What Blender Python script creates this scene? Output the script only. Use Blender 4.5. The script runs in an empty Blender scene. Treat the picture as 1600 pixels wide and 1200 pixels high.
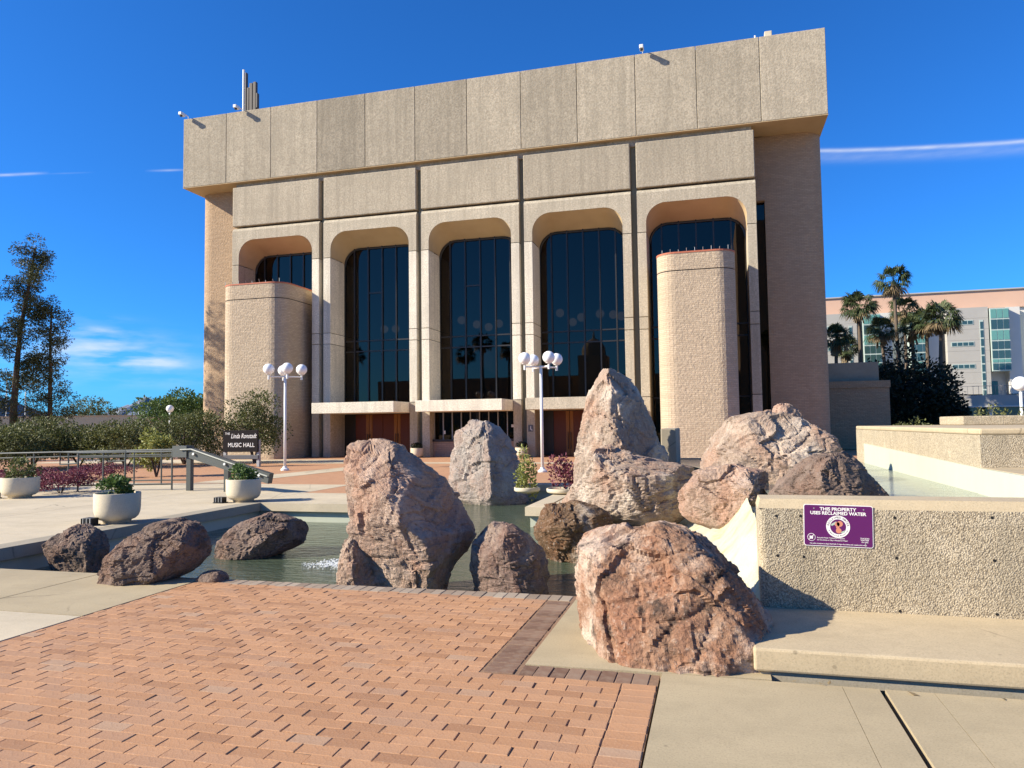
import bpy, bmesh, math, random
from mathutils import Vector, Matrix, noise
R_ = math.radians
SC = bpy.context.scene
COL = SC.collection
# ------------------------------------------------------------------ camera
FPX, EYE = 1155.0, 1.6
YAW, PITCH, ROLL = R_(15.25), math.atan(65/1155.0), 0.0135
fw = Vector((-math.sin(YAW)*math.cos(PITCH), math.cos(YAW)*math.cos(PITCH), math.sin(PITCH)))
rt0 = Vector((math.cos(YAW), math.sin(YAW), 0)); up0 = rt0.cross(fw)
RT = rt0*math.cos(ROLL) - up0*math.sin(ROLL); UP = rt0*math.sin(ROLL) + up0*math.cos(ROLL)
cam_d = bpy.data.cameras.new('camera'); cam = bpy.data.objects.new('camera', cam_d); COL.objects.link(cam)
M = Matrix((RT, UP, -fw)).transposed().to_4x4(); M.translation = Vector((0, 0, EYE)); cam.matrix_world = M
cam_d.sensor_fit = 'HORIZONTAL'; cam_d.sensor_width = 36; cam_d.lens = FPX/1600*36
cam_d.clip_start = .05; cam_d.clip_end = 20000
SC.camera = cam
def ray(x, y): return fw + RT*((x-800)/FPX) - UP*((y-600)/FPX)
def at(x, y, Y):            # survey point: sight line met with the upright plane at distance Y
    d = ray(x, y); return Vector((0, 0, EYE)) + d*(Y/d.y)
def gz(x, y, z=0.0):        # sight line met with level z
    d = ray(x, y); return Vector((0, 0, EYE)) + d*((z-EYE)/d.z)
# ------------------------------------------------------------------ sun, sky, exposure
SUN = Vector((1.0, .5, -.62)).normalized()
sd = bpy.data.lights.new('sun', 'SUN'); sd.energy = 5.0; sd.angle = R_(.5); sd.color = (1, .90, .73)
so = bpy.data.objects.new('sun', sd); COL.objects.link(so); so.rotation_euler = SUN.to_track_quat('-Z', 'Y').to_euler(); so.location = (-30, -20, 40)
W = bpy.data.worlds.new('World'); SC.world = W; W.use_nodes = True
nt = W.node_tree; nt.nodes.clear()
def wn(t, **k):
    n = nt.nodes.new(t)
    for a, b in k.items(): setattr(n, a, b)
    return n
sky = wn('ShaderNodeTexSky', sky_type='NISHITA', sun_disc=False)
sky.sun_elevation = math.asin(-SUN.z); sky.sun_rotation = math.atan2(-SUN.x, -SUN.y) % (2*math.pi)
sky.altitude = 700; sky.air_density = .9; sky.dust_density = .8; sky.ozone_density = 4.0
hs = wn('ShaderNodeHueSaturation'); hs.inputs['Saturation'].default_value = 1.0
tint = wn('ShaderNodeMixRGB', blend_type='MULTIPLY'); tint.inputs['Fac'].default_value = 1; tint.inputs['Color2'].default_value = (.26, .93, 1.68, 1)   # clear dry desert air
nt.links.new(sky.outputs[0], tint.inputs['Color1']); nt.links.new(tint.outputs[0], hs.inputs['Color'])
bg = wn('ShaderNodeBackground'); bg.inputs[1].default_value = .066
out = wn('ShaderNodeOutputWorld')
# thin cirrus and two condensation trails, painted nowhere: masks over the sky direction
tc = wn('ShaderNodeTexCoord'); sep = wn('ShaderNodeSeparateXYZ'); nt.links.new(tc.outputs['Generated'], sep.inputs[0])
def math_(op, a, b=None, clamp=False):
    n = wn('ShaderNodeMath', operation=op); n.use_clamp = clamp
    for i, v in enumerate((a, b)):
        if v is None: continue
        if isinstance(v, (int, float)): n.inputs[i].default_value = v
        else: nt.links.new(v, n.inputs[i])
    return n.outputs[0]
az = math_('ARCTAN2', sep.outputs[0], sep.outputs[1]); el = math_('ARCSINE', sep.outputs[2])
def angles(px, py):
    d = ray(px, py).normalized(); return math.atan2(d.x, d.y), math.asin(d.z)
def gauss(v, c, w):
    t = math_('DIVIDE', math_('SUBTRACT', v, c), w); return math_('POWER', 2.718, math_('MULTIPLY', math_('MULTIPLY', t, t), -1.0))
def nz(scale, mapscale, det=6):
    cb = wn('ShaderNodeCombineXYZ'); nt.links.new(az, cb.inputs[0]); nt.links.new(el, cb.inputs[1])
    mp = wn('ShaderNodeMapping'); mp.inputs['Scale'].default_value = mapscale; mp.inputs['Rotation'].default_value = (0, 0, .15); nt.links.new(cb.outputs[0], mp.inputs[0])
    n = wn('ShaderNodeTexNoise'); n.inputs['Scale'].default_value = scale; n.inputs['Detail'].default_value = det; nt.links.new(mp.outputs[0], n.inputs['Vector']); return n.outputs[0]
nzc = nz(9, (1.6, 7, 1)); streak = nz(26, (1.5, 7, 1))
def blob(px, py, wx, wy, amp):
    a, e = angles(px, py); return math_('MULTIPLY', math_('MULTIPLY', gauss(az, a, wx), gauss(el, e, wy)), amp)
cl = None
for b in ((150, 535, .075, .016, 1.0), (185, 560, .07, .014, .9), (230, 567, .05, .008, .8), (150, 517, .035, .005, .7), (160, 497, .03, .004, .4), (270, 595, .08, .008, .35), (60, 575, .12, .03, .25)):
    v = blob(*b); cl = v if cl is None else math_('ADD', cl, v)
cl = math_('MULTIPLY', cl, math_('MULTIPLY', math_('SUBTRACT', nzc, .38, True), 2.6), True)
def trail(p, q, wid, amp):
    (a0, e0), (a1, e1) = angles(*p), angles(*q); s = (e1-e0)/(a1-a0)
    off = math_('SUBTRACT', el, math_('ADD', math_('MULTIPLY', math_('SUBTRACT', az, a0), s), e0))
    g = gauss(off, 0, wid)
    lo, hi = min(a0, a1), max(a0, a1)
    m1 = math_('MULTIPLY', math_('SUBTRACT', az, lo), 40, True); m2 = math_('MULTIPLY', math_('SUBTRACT', hi, az), 40, True)
    return math_('MULTIPLY', math_('MULTIPLY', math_('MULTIPLY', g, m1), m2), math_('MULTIPLY', math_('ADD', streak, .25), amp))
for t in (((1240, 236), (1660, 216), .0022, .95), ((1240, 246), (1660, 228), .006, .30), ((-60, 276), (78, 270), .0014, .8), ((225, 267), (300, 265), .0012, .55), ((60, 272), (150, 269), .0008, .15)):
    cl = math_('ADD', cl, trail(*t), True)
mx = wn('ShaderNodeMixRGB'); mx.inputs['Color2'].default_value = (7.2, 7.6, 8.2, 1)
nt.links.new(math_('MULTIPLY', cl, .62), mx.inputs['Fac']); nt.links.new(hs.outputs[0], mx.inputs['Color1']); nt.links.new(mx.outputs[0], bg.inputs[0]); nt.links.new(bg.outputs[0], out.inputs[0])
vs = SC.view_settings; vs.view_transform = 'Standard'; vs.look = 'None'; vs.gamma = 1; vs.exposure = .94; vs.use_curve_mapping = False
SC.render.engine = 'CYCLES'

# ------------------------------------------------------------------ materials
MATS = {}
class MB:
    """small node builder for one material"""
    def __init__(s, name):
        s.m = bpy.data.materials.new(name); s.m.use_nodes = True; s.t = s.m.node_tree
        s.b = s.t.nodes['Principled BSDF']; s.co = s.n('ShaderNodeTexCoord').outputs['Object']
        MATS[name] = s.m
    def n(s, t, **k):
        n = s.t.nodes.new(t)
        for a, b in k.items(): setattr(n, a, b)
        return n
    def l(s, a, b): s.t.links.new(a, b)
    def put(s, sock, v):
        if isinstance(v, (int, float)): sock.default_value = v
        elif isinstance(v, tuple): sock.default_value = v if len(v) == 4 or sock.type == 'VECTOR' else (*v, 1)
        else: s.l(v, sock)
    def noise(s, sc, det=4, rough=.55, co=None, out=0):
        n = s.n('ShaderNodeTexNoise'); n.inputs['Scale'].default_value = sc; n.inputs['Detail'].default_value = det; n.inputs['Roughness'].default_value = rough
        s.l(co or s.co, n.inputs['Vector']); return n.outputs[out]
    def vor(s, sc, feat='F1', out=0, co=None):
        n = s.n('ShaderNodeTexVoronoi', feature=feat); n.inputs['Scale'].default_value = sc; s.l(co or s.co, n.inputs['Vector']); return n.outputs[out]
    def map(s, sc, co=None, rot=(0, 0, 0)):
        n = s.n('ShaderNodeMapping'); n.inputs['Scale'].default_value = sc; n.inputs['Rotation'].default_value = rot; s.l(co or s.co, n.inputs[0]); return n.outputs[0]
    def ramp(s, f, *st):
        n = s.n('ShaderNodeValToRGB'); e = n.color_ramp.elements
        while len(e) < len(st): e.new(.5)
        for i, (p, c) in enumerate(st):
            e[i].position = p; e[i].color = (*c, 1) if isinstance(c, tuple) else (c, c, c, 1)
        s.l(f, n.inputs[0]); return n.outputs[0]
    def mix(s, f, a, b, mode='MIX'):
        n = s.n('ShaderNodeMixRGB', blend_type=mode)
        s.put(n.inputs[0], f); s.put(n.inputs[1], a); s.put(n.inputs[2], b); return n.outputs[0]
    def math(s, op, a, b=0.0, clamp=False):
        n = s.n('ShaderNodeMath', operation=op); n.use_clamp = clamp; s.put(n.inputs[0], a); s.put(n.inputs[1], b); return n.outputs[0]
    def rnd(s):
        return s.math('FRACT', s.math('ADD', s.n('ShaderNodeObjectInfo').outputs['Random'], s.n('ShaderNodeNewGeometry').outputs['Random Per Island']))
    def bump(s, h, st=.3, d=.01, prev=None):
        n = s.n('ShaderNodeBump'); n.inputs['Strength'].default_value = st; n.inputs['Distance'].default_value = d; s.l(h, n.inputs['Height'])
        if prev: s.l(prev, n.inputs['Normal'])
        return n.outputs[0]
    def done(s, col, rough=.8, nrm=None, spec=.3, metal=0.0):
        s.put(s.b.inputs['Base Color'], col); s.put(s.b.inputs['Roughness'], rough); s.b.inputs['Specular IOR Level'].default_value = spec; s.b.inputs['Metallic'].default_value = metal
        if nrm: s.l(nrm, s.b.inputs['Normal'])
        return s.m
def mul(c, k): return tuple(v*k for v in c)
def flat(name, c, rough=.6, spec=.4, metal=0.0, var=.12, sc=6):
    b = MB(name); f = b.noise(sc, 5); return b.done(b.mix(f, mul(c, 1-var), mul(c, 1+var)), rough, None, spec, metal)
# exposed-aggregate precast concrete
def precast(name, c, grain=11, st=.5):
    b = MB(name); g = b.noise(grain, 3, .6); big = b.noise(.55, 4); fine = b.noise(grain*3.1, 2)
    stv = b.noise(1.0, 5, .65, b.map((3.2, 3.2, .16)))
    col = b.mix(b.ramp(g, (.34, .0), (.66, 1.0)), mul(c, .70), mul(c, 1.18))
    col = b.mix(b.math('MULTIPLY', b.ramp(big, (.38, 0.0), (.66, 1.0)), .5), col, mul(c, .70)); mid_ = b.noise(2.6, 5, .65); col = b.mix(b.math('MULTIPLY', b.ramp(mid_, (.5, 0.0), (.7, 1.0)), .35), col, mul(c, 1.22))
    col = b.mix(b.math('MULTIPLY', b.ramp(stv, (.46, 0.0), (.70, 1.0)), .6), col, mul(c, .58))
    col = b.mix(b.math('MULTIPLY', b.ramp(fine, (.35, 1.0), (.5, 0.0)), .45), col, mul(c, .45))
    r = b.n('ShaderNodeObjectInfo').outputs['Random']
    hv = b.n('ShaderNodeHueSaturation'); b.l(b.math('ADD', b.math('MULTIPLY', r, .18), .9), hv.inputs['Value']); b.l(col, hv.inputs['Color'])
    return b.done(hv.outputs[0], .9, b.bump(g, st, .03), .2)
CT = (.445, .38, .28)
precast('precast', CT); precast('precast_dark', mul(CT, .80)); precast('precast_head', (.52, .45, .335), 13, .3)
precast('precast_overexposed', (.80, .72, .57), 16, .12)  # same concrete, overexposed sunlit white of legs and canopies painted into the colour
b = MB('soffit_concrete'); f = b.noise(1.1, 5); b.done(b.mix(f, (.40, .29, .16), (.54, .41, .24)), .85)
def brickwall(name, c, rh=.1):
    b = MB(name)
    sx = b.n('ShaderNodeSeparateXYZ'); b.l(b.co, sx.inputs[0])
    cb = b.n('ShaderNodeCombineXYZ'); b.l(b.math('ADD', sx.outputs[0], sx.outputs[1]), cb.inputs[0]); b.l(sx.outputs[2], cb.inputs[1])
    br = b.n('ShaderNodeTexBrick'); b.l(cb.outputs[0], br.inputs['Vector']); br.inputs['Scale'].default_value = 1
    br.inputs['Brick Width'].default_value = rh*3; br.inputs['Row Height'].default_value = rh; br.inputs['Mortar Size'].default_value = rh*.13; br.inputs['Mortar Smooth'].default_value = .4
    br.inputs['Color1'].default_value = (*mul(c, .90), 1); br.inputs['Color2'].default_value = (*mul(c, 1.10), 1); br.inputs['Mortar'].default_value = (*mul(c, .74), 1)
    big = b.noise(.5, 4); col = b.mix(b.math('MULTIPLY', b.ramp(big, (.4, 0.0), (.7, 1.0)), .3), br.outputs[0], mul(c, .7))
    hz = b.noise(1.0, 5, .65, b.map((.5, .5, 9))); col = b.mix(b.math('MULTIPLY', b.ramp(hz, (.45, 0.0), (.62, 1.0)), .3), col, mul(c, .68))
    g = b.noise(8, 5, .65)
    n1 = b.bump(b.math('SUBTRACT', 1, br.outputs['Fac']), .45, .02); n2 = b.bump(g, .8, .06, n1)
    return b.done(col, .92, n2, .15)
brickwall('tower_brick', (.43, .305, .195), .08); brickwall('stair_brick', (.50, .395, .28), .085); brickwall('dado_brick', (.42, .30, .22), .1)
# pavers
b = MB('paver'); r = b.rnd(); sx = b.noise(2.2, 4); sp = b.noise(60, 3, .6); sp2 = b.noise(18, 4)
col = b.ramp(r, (0.0, (.33, .17, .088)), (.25, (.42, .222, .112)), (.7, (.465, .255, .135)), (.94, (.38, .215, .125)), (1.0, (.42, .275, .175)))
col = b.mix(b.math('MULTIPLY', b.ramp(sx, (.4, 0.0), (.68, 1.0)), .35), col, (.345, .195, .115)); st5 = b.noise(.9, 6, .65); col = b.mix(b.math('MULTIPLY', b.ramp(st5, (.5, 0.0), (.68, 1.0)), .4), col, (.30, .185, .12))
col = b.mix(b.math('MULTIPLY', b.ramp(sp, (.56, 0.0), (.72, 1.0)), .5), col, (.56, .38, .26)); col = b.mix(b.math('MULTIPLY', b.ramp(sp2, (.3, 1.0), (.44, 0.0)), .45), col, (.23, .11, .07))
b.done(col, .85, b.bump(sp, .45, .004, b.bump(sp2, .4, .006)), .25)
b = MB('border_paver'); r = b.rnd(); sp = b.noise(50, 3); s2 = b.noise(12, 4)
col = b.ramp(r, (0.0, (.15, .085, .055)), (.5, (.20, .118, .078)), (1.0, (.26, .17, .115))); col = b.mix(b.math('MULTIPLY', b.ramp(s2, (.45, 0.0), (.7, 1.0)), .5), col, (.30, .225, .16))
b.done(col, .8, b.bump(sp, .35, .004), .3)
b = MB('grey_paver'); r = b.rnd(); s2 = b.noise(12, 4)
col = b.ramp(r, (0.0, (.20, .14, .095)), (.5, (.28, .21, .15)), (1.0, (.38, .31, .23))); b.done(b.mix(b.math('MULTIPLY', s2, .5), col, (.40, .33, .25)), .75, b.bump(s2, .3, .006), .3)
b = MB('joint_sand'); b.done(b.mix(b.noise(30, 4), (.12, .075, .05), (.36, .22, .13)), .95)
b = MB('far_paving'); sx = b.n('ShaderNodeTexBrick'); b.l(b.co, sx.inputs['Vector']); sx.inputs['Scale'].default_value = 1; sx.inputs['Brick Width'].default_value = .21; sx.inputs['Row Height'].default_value = .105; sx.inputs['Mortar Size'].default_value = .004
sx.inputs['Color1'].default_value = (.40, .20, .105, 1); sx.inputs['Color2'].default_value = (.49, .26, .14, 1); sx.inputs['Mortar'].default_value = (.25, .14, .085, 1)
b.done(b.mix(b.math('MULTIPLY', b.noise(.7, 5), .5), sx.outputs[0], (.46, .28, .165)), .85)
# cast concrete of walks and kerbs
def cast(name, c, st=.25):
    b = MB(name); big = b.noise(.8, 5); g = b.noise(85, 4, .7); m = b.noise(3.1, 7, .7)
    col = b.mix(b.ramp(big, (.3, 0.0), (.7, 1.0)), mul(c, .84), mul(c, 1.08)); col = b.mix(b.math('MULTIPLY', b.ramp(m, (.48, 0.0), (.72, 1.0)), .42), col, mul(c, .66))
    col = b.mix(b.math('MULTIPLY', b.ramp(g, (.52, 0.0), (.66, 1.0)), .5), col, mul(c, .55)); col = b.mix(b.math('MULTIPLY', b.ramp(g, (.32, 1.0), (.44, 0.0)), .35), col, mul(c, 1.3))
    wc = b.mix(.12, b.co, b.noise(2.2, 4, .6, None, 1)); ck = b.vor(.55, 'DISTANCE_TO_EDGE', 0, wc)
    ckm = b.math('MULTIPLY', b.ramp(ck, (.0, 1.0), (.006, 0.0)), b.ramp(b.noise(.6, 3), (.5, 0.0), (.56, 1.0))); col = b.mix(b.math('MULTIPLY', ckm, .7), col, mul(c, .3))
    gm = b.math('MULTIPLY', b.ramp(b.vor(4.5), (.05, 1.0), (.075, 0.0)), b.ramp(b.noise(1.7, 2), (.5, 0.0), (.55, 1.0))); col = b.mix(b.math('MULTIPLY', gm, .55), col, mul(c, .38))
    sw_ = b.noise(1.3, 6, .7, b.map((.5, 2.0, 1))); col = b.mix(b.math('MULTIPLY', b.ramp(sw_, (.52, 0.0), (.7, 1.0)), .35), col, mul(c, .7))
    return b.done(col, .85, b.bump(g, st, .004), .25)
cast('walk_concrete', (.43, .35, .22)); cast('pale_concrete', (.56, .475, .335)); cast('step_concrete', (.49, .395, .255)); cast('grey_concrete', (.36, .315, .235)); cast('planter_concrete', (.62, .54, .395), .12)
# pebble-faced wall
b = MB('pebble_wall'); v = b.vor(88); v2 = b.vor(88, out=1); big = b.noise(1.4, 5); mid = b.noise(4.5, 4)
wv = b.n('ShaderNodeSeparateXYZ'); b.l(v2, wv.inputs[0])
col = b.mix(wv.outputs[0], (.42, .34, .225), (.62, .53, .38)); col = b.mix(b.math('MULTIPLY', b.ramp(v, (.35, 0.0), (.75, 1.0)), .8), col, (.20, .16, .11))
col = b.mix(b.math('MULTIPLY', b.ramp(big, (.45, 0.0), (.7, 1.0)), .4), col, (.30, .26, .19)); col = b.mix(b.math('MULTIPLY', b.ramp(mid, (.58, 0.0), (.75, 1.0)), .4), col, (.66, .57, .42))
st6 = b.noise(2.2, 5, .65, b.map((1.6, 1.6, .35))); col = b.mix(b.math('MULTIPLY', b.ramp(st6, (.5, 0.0), (.7, 1.0)), .5), col, (.24, .205, .145)); b.done(col, .88, b.bump(v, .6, -.010, b.bump(b.noise(16, 4), .4, .02)), .25)
# pool paint, water
b = MB('pool_paint'); m = b.noise(1.6, 5); st = b.noise(3, 4, .6, b.map((2, 2, .3))); b.done(b.mix(b.math('MULTIPLY', st, .5), b.mix(m, (.44, .48, .38), (.54, .55, .43)), (.36, .39, .31)), .6)
b = MB('chute_paint'); m = b.noise(2.6, 5, .65); m2 = b.noise(9, 5); b.done(b.mix(b.ramp(m2, (.4, 0.0), (.65, 1.0)), b.mix(b.ramp(m, (.42, 0.0), (.6, 1.0)), (.50, .48, .37), (.52, .46, .22)), (.40, .40, .33)), .65, b.bump(m2, .6, .05))
def water(name, c, sc, st):
    b = MB(name); w = b.noise(sc, 4, .6, b.map((1, 2.4, 1))); w2 = b.noise(sc*4, 3, .6, b.map((1, 2, 1)))
    foam = b.noise(2.0, 4)
    m = b.done(b.mix(foam, mul(c, .8), mul(c, 1.25)), .06, b.bump(w2, st*.5, .02, b.bump(w, st, .06)), .5); b.b.inputs['IOR'].default_value = 1.33
    b.b.inputs['Transmission Weight'].default_value = .25; return m
water('pool_water', (.085, .11, .072), 3.2, .6); water('upper_water', (.26, .28, .22), 5, .3)
b = MB('foam'); b.done(b.mix(b.noise(18, 4), (.55, .58, .56), (.85, .87, .86)), .5, b.bump(b.noise(40, 4), .8, .03))
# boulders: reddish rhyolite with pale and dark weathering
def rockmat(name, c, pale, dark, pa, da, sc=1.0):
    b = MB(name); n1 = b.noise(1.5*sc, 6, .62); n2 = b.noise(4.2*sc, 6, .68); n3 = b.noise(26*sc, 5, .7); n4 = b.noise(2.6*sc, 5, .6, b.map((1, 1, .5))); v = b.vor(15*sc)
    col = b.mix(n2, mul(c, .72), mul(c, 1.25))
    col = b.mix(b.math('MULTIPLY', b.ramp(n4, (.46, 0.0), (.62, 1.0)), .5), col, (c[0]*1.12, c[1]*.84, c[2]*.72))
    col = b.mix(b.math('MULTIPLY', b.ramp(n1, (.5, 0.0), (.62, 1.0)), pa), col, pale)
    col = b.mix(b.math('MULTIPLY', b.ramp(n2, (.53, 0.0), (.64, 1.0)), da), col, dark)
    col = b.mix(b.math('MULTIPLY', b.ramp(n3, (.56, 0.0), (.68, 1.0)), .55), col, mul(pale, .95)); col = b.mix(b.math('MULTIPLY', b.ramp(n3, (.32, 1.0), (.44, 0.0)), .6), col, mul(c, .4))
    nn = b.bump(n2, .8, .06); nn = b.bump(n3, .95, .03, nn); nn = b.bump(v, .25, -.02, nn)
    return b.done(col, .92, nn, .2)
rockmat('rock_red', (.37, .26, .195), (.54, .43, .35), (.15, .10, .075), .5, .35)
rockmat('rock_mid', (.22, .15, .12), (.46, .37, .3), (.07, .048, .04), .5, .6)
rockmat('rock_brown', (.20, .142, .11), (.34, .27, .22), (.055, .04, .032), .3, .6)
rockmat('rock_pale', (.36, .27, .205), (.60, .51, .41), (.15, .10, .075), .6, .5)
rockmat('rock_grey', (.33, .28, .24), (.50, .45, .39), (.15, .12, .1), .5, .3)
rockmat('rock_rust', (.30, .172, .108), (.58, .46, .36), (.045, .037, .032), .8, .85)
rockmat('rock_wet', (.17, .105, .06), (.55, .49, .42), (.05, .035, .025), .55, .6)
# hall fittings
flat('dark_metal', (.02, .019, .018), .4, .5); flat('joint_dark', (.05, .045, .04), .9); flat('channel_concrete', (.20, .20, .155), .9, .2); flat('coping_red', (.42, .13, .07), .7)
b = MB('tinted_glass'); b.t.nodes.remove(b.b); tr = b.n('ShaderNodeBsdfTransparent'); tr.inputs[0].default_value = (.16, .15, .14, 1)
gl = b.n('ShaderNodeBsdfGlossy'); gl.inputs['Color'].default_value = (.85, .72, .60, 1); gl.inputs['Roughness'].default_value = .012
bn = b.bump(b.noise(.35, 2), .03, .05); b.l(bn, gl.inputs['Normal']); lw = b.n('ShaderNodeLayerWeight'); lw.inputs['Blend'].default_value = .25
ms = b.n('ShaderNodeMixShader'); b.l(b.math('ADD', b.math('MULTIPLY', lw.outputs['Fresnel'], .35), .045), ms.inputs[0]); b.l(tr.outputs[0], ms.inputs[1]); b.l(gl.outputs[0], ms.inputs[2]); b.l(ms.outputs[0], b.t.nodes['Material Output'].inputs[0])
def wood(name, c):
    b = MB(name); w = b.noise(3, 5, .6, b.map((14, 14, .7))); return b.done(b.mix(w, mul(c, .7), mul(c, 1.25)), .4, None, .4)
wood('door_wood', (.12, .026, .005)); wood('stile_wood', (.30, .12, .022))
b = MB('pendant_glow'); b.done((.8, .78, .72), .4); b.b.inputs['Emission Color'].default_value = (1, .86, .65, 1); b.b.inputs['Emission Strength'].default_value = .45
flat('lobby_wall', (.10, .065, .04), .8); flat('lobby_floor', (.06, .04, .03), .6)
flat('white_paint', (.74, .74, .70), .35, .5, 0, .04); flat('lamp_globe', (.86, .86, .84), .25, .5, 0, .02); flat('rail_steel', (.10, .108, .09), .5, .4); flat('beam_steel', (.068, .072, .064), .5, .4)
flat('rail_light', (.22, .23, .20), .5, .4); flat('black_plastic', (.012, .012, .013), .5); flat('soil', (.06, .045, .03), .95); flat('sign_black', (.010, .007, .008), .7, .15); flat('sign_white', (.82, .80, .76), .6, .3, 0, .02)
flat('sign_purple', (.105, .010, .105), .45, .4, 0, .06); flat('sign_pink', (.60, .24, .15), .6); flat('sign_leaf', (.42, .52, .42), .6); flat('grey_metal', (.36, .36, .35), .5, .5, .3); flat('brown_metal', (.075, .06, .05), .6)
flat('beige_stucco', (.50, .42, .30), .9, .2, 0, .08, 2); flat('tan_stucco', (.46, .33, .22), .9); flat('roof_grey', (.20, .20, .21), .8)
flat('court_white', (.62, .60, .55), .85, .2, 0, .06, 1); flat('court_grey', (.40, .385, .35), .85, .2, 0, .08, 1); flat('court_pink', (.60, .39, .28), .85, .2, 0, .05, 1); flat('teal_panel', (.12, .30, .27), .4); flat('teal_glass', (.035, .075, .075), .08, .8); flat('pale_frame', (.42, .50, .46), .5)
flat('bark', (.10, .075, .055), .95, .1, 0, .3, 20); flat('palm_trunk', (.13, .10, .075), .95, .1, 0, .3, 14)
flat('dirt', (.36, .28, .19), .95, .1, 0, .2, .6); flat('plate_grey', (.10, .10, .105), .5)
b = MB('mountain_haze'); b.done(b.mix(b.noise(.004, 6), (.17, .20, .26), (.23, .26, .32)), 1, None, 0)  # blue of distance haze is put into the mountain's base colour
def leafmat(name, a, c, d=None):
    b = MB(name); g = b.n('ShaderNodeNewGeometry').outputs['Random Per Island']
    st = [(0.0, a), (.55, c)] + ([(1.0, d)] if d else []); col = b.ramp(g, *st)
    b.done(col, .55, None, .35); m = b.m; nd = b.n('ShaderNodeBsdfTranslucent'); b.l(col, nd.inputs[0]); ms = b.n('ShaderNodeMixShader'); ms.inputs[0].default_value = .22
    b.l(b.b.outputs[0], ms.inputs[1]); b.l(nd.outputs[0], ms.inputs[2]); b.l(ms.outputs[0], b.t.nodes['Material Output'].inputs[0]); return m
leafmat('leaf_olive', (.05, .062, .016), (.115, .13, .036), (.22, .225, .085)); leafmat('leaf_tree', (.03, .042, .014), (.07, .085, .03), (.14, .145, .06)); leafmat('leaf_green', (.05, .09, .02), (.09, .15, .035), (.13, .2, .06))
leafmat('leaf_dark', (.010, .014, .007), (.028, .036, .017), (.05, .06, .028)); leafmat('leaf_purple', (.10, .018, .035), (.19, .045, .07), (.30, .11, .13)); leafmat('leaf_yellow', (.17, .19, .035), (.28, .29, .07), (.38, .38, .14))
leafmat('leaf_palm', (.025, .04, .014), (.055, .08, .028), (.12, .13, .055)); leafmat('leaf_dead', (.14, .10, .055), (.24, .18, .1))
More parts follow.
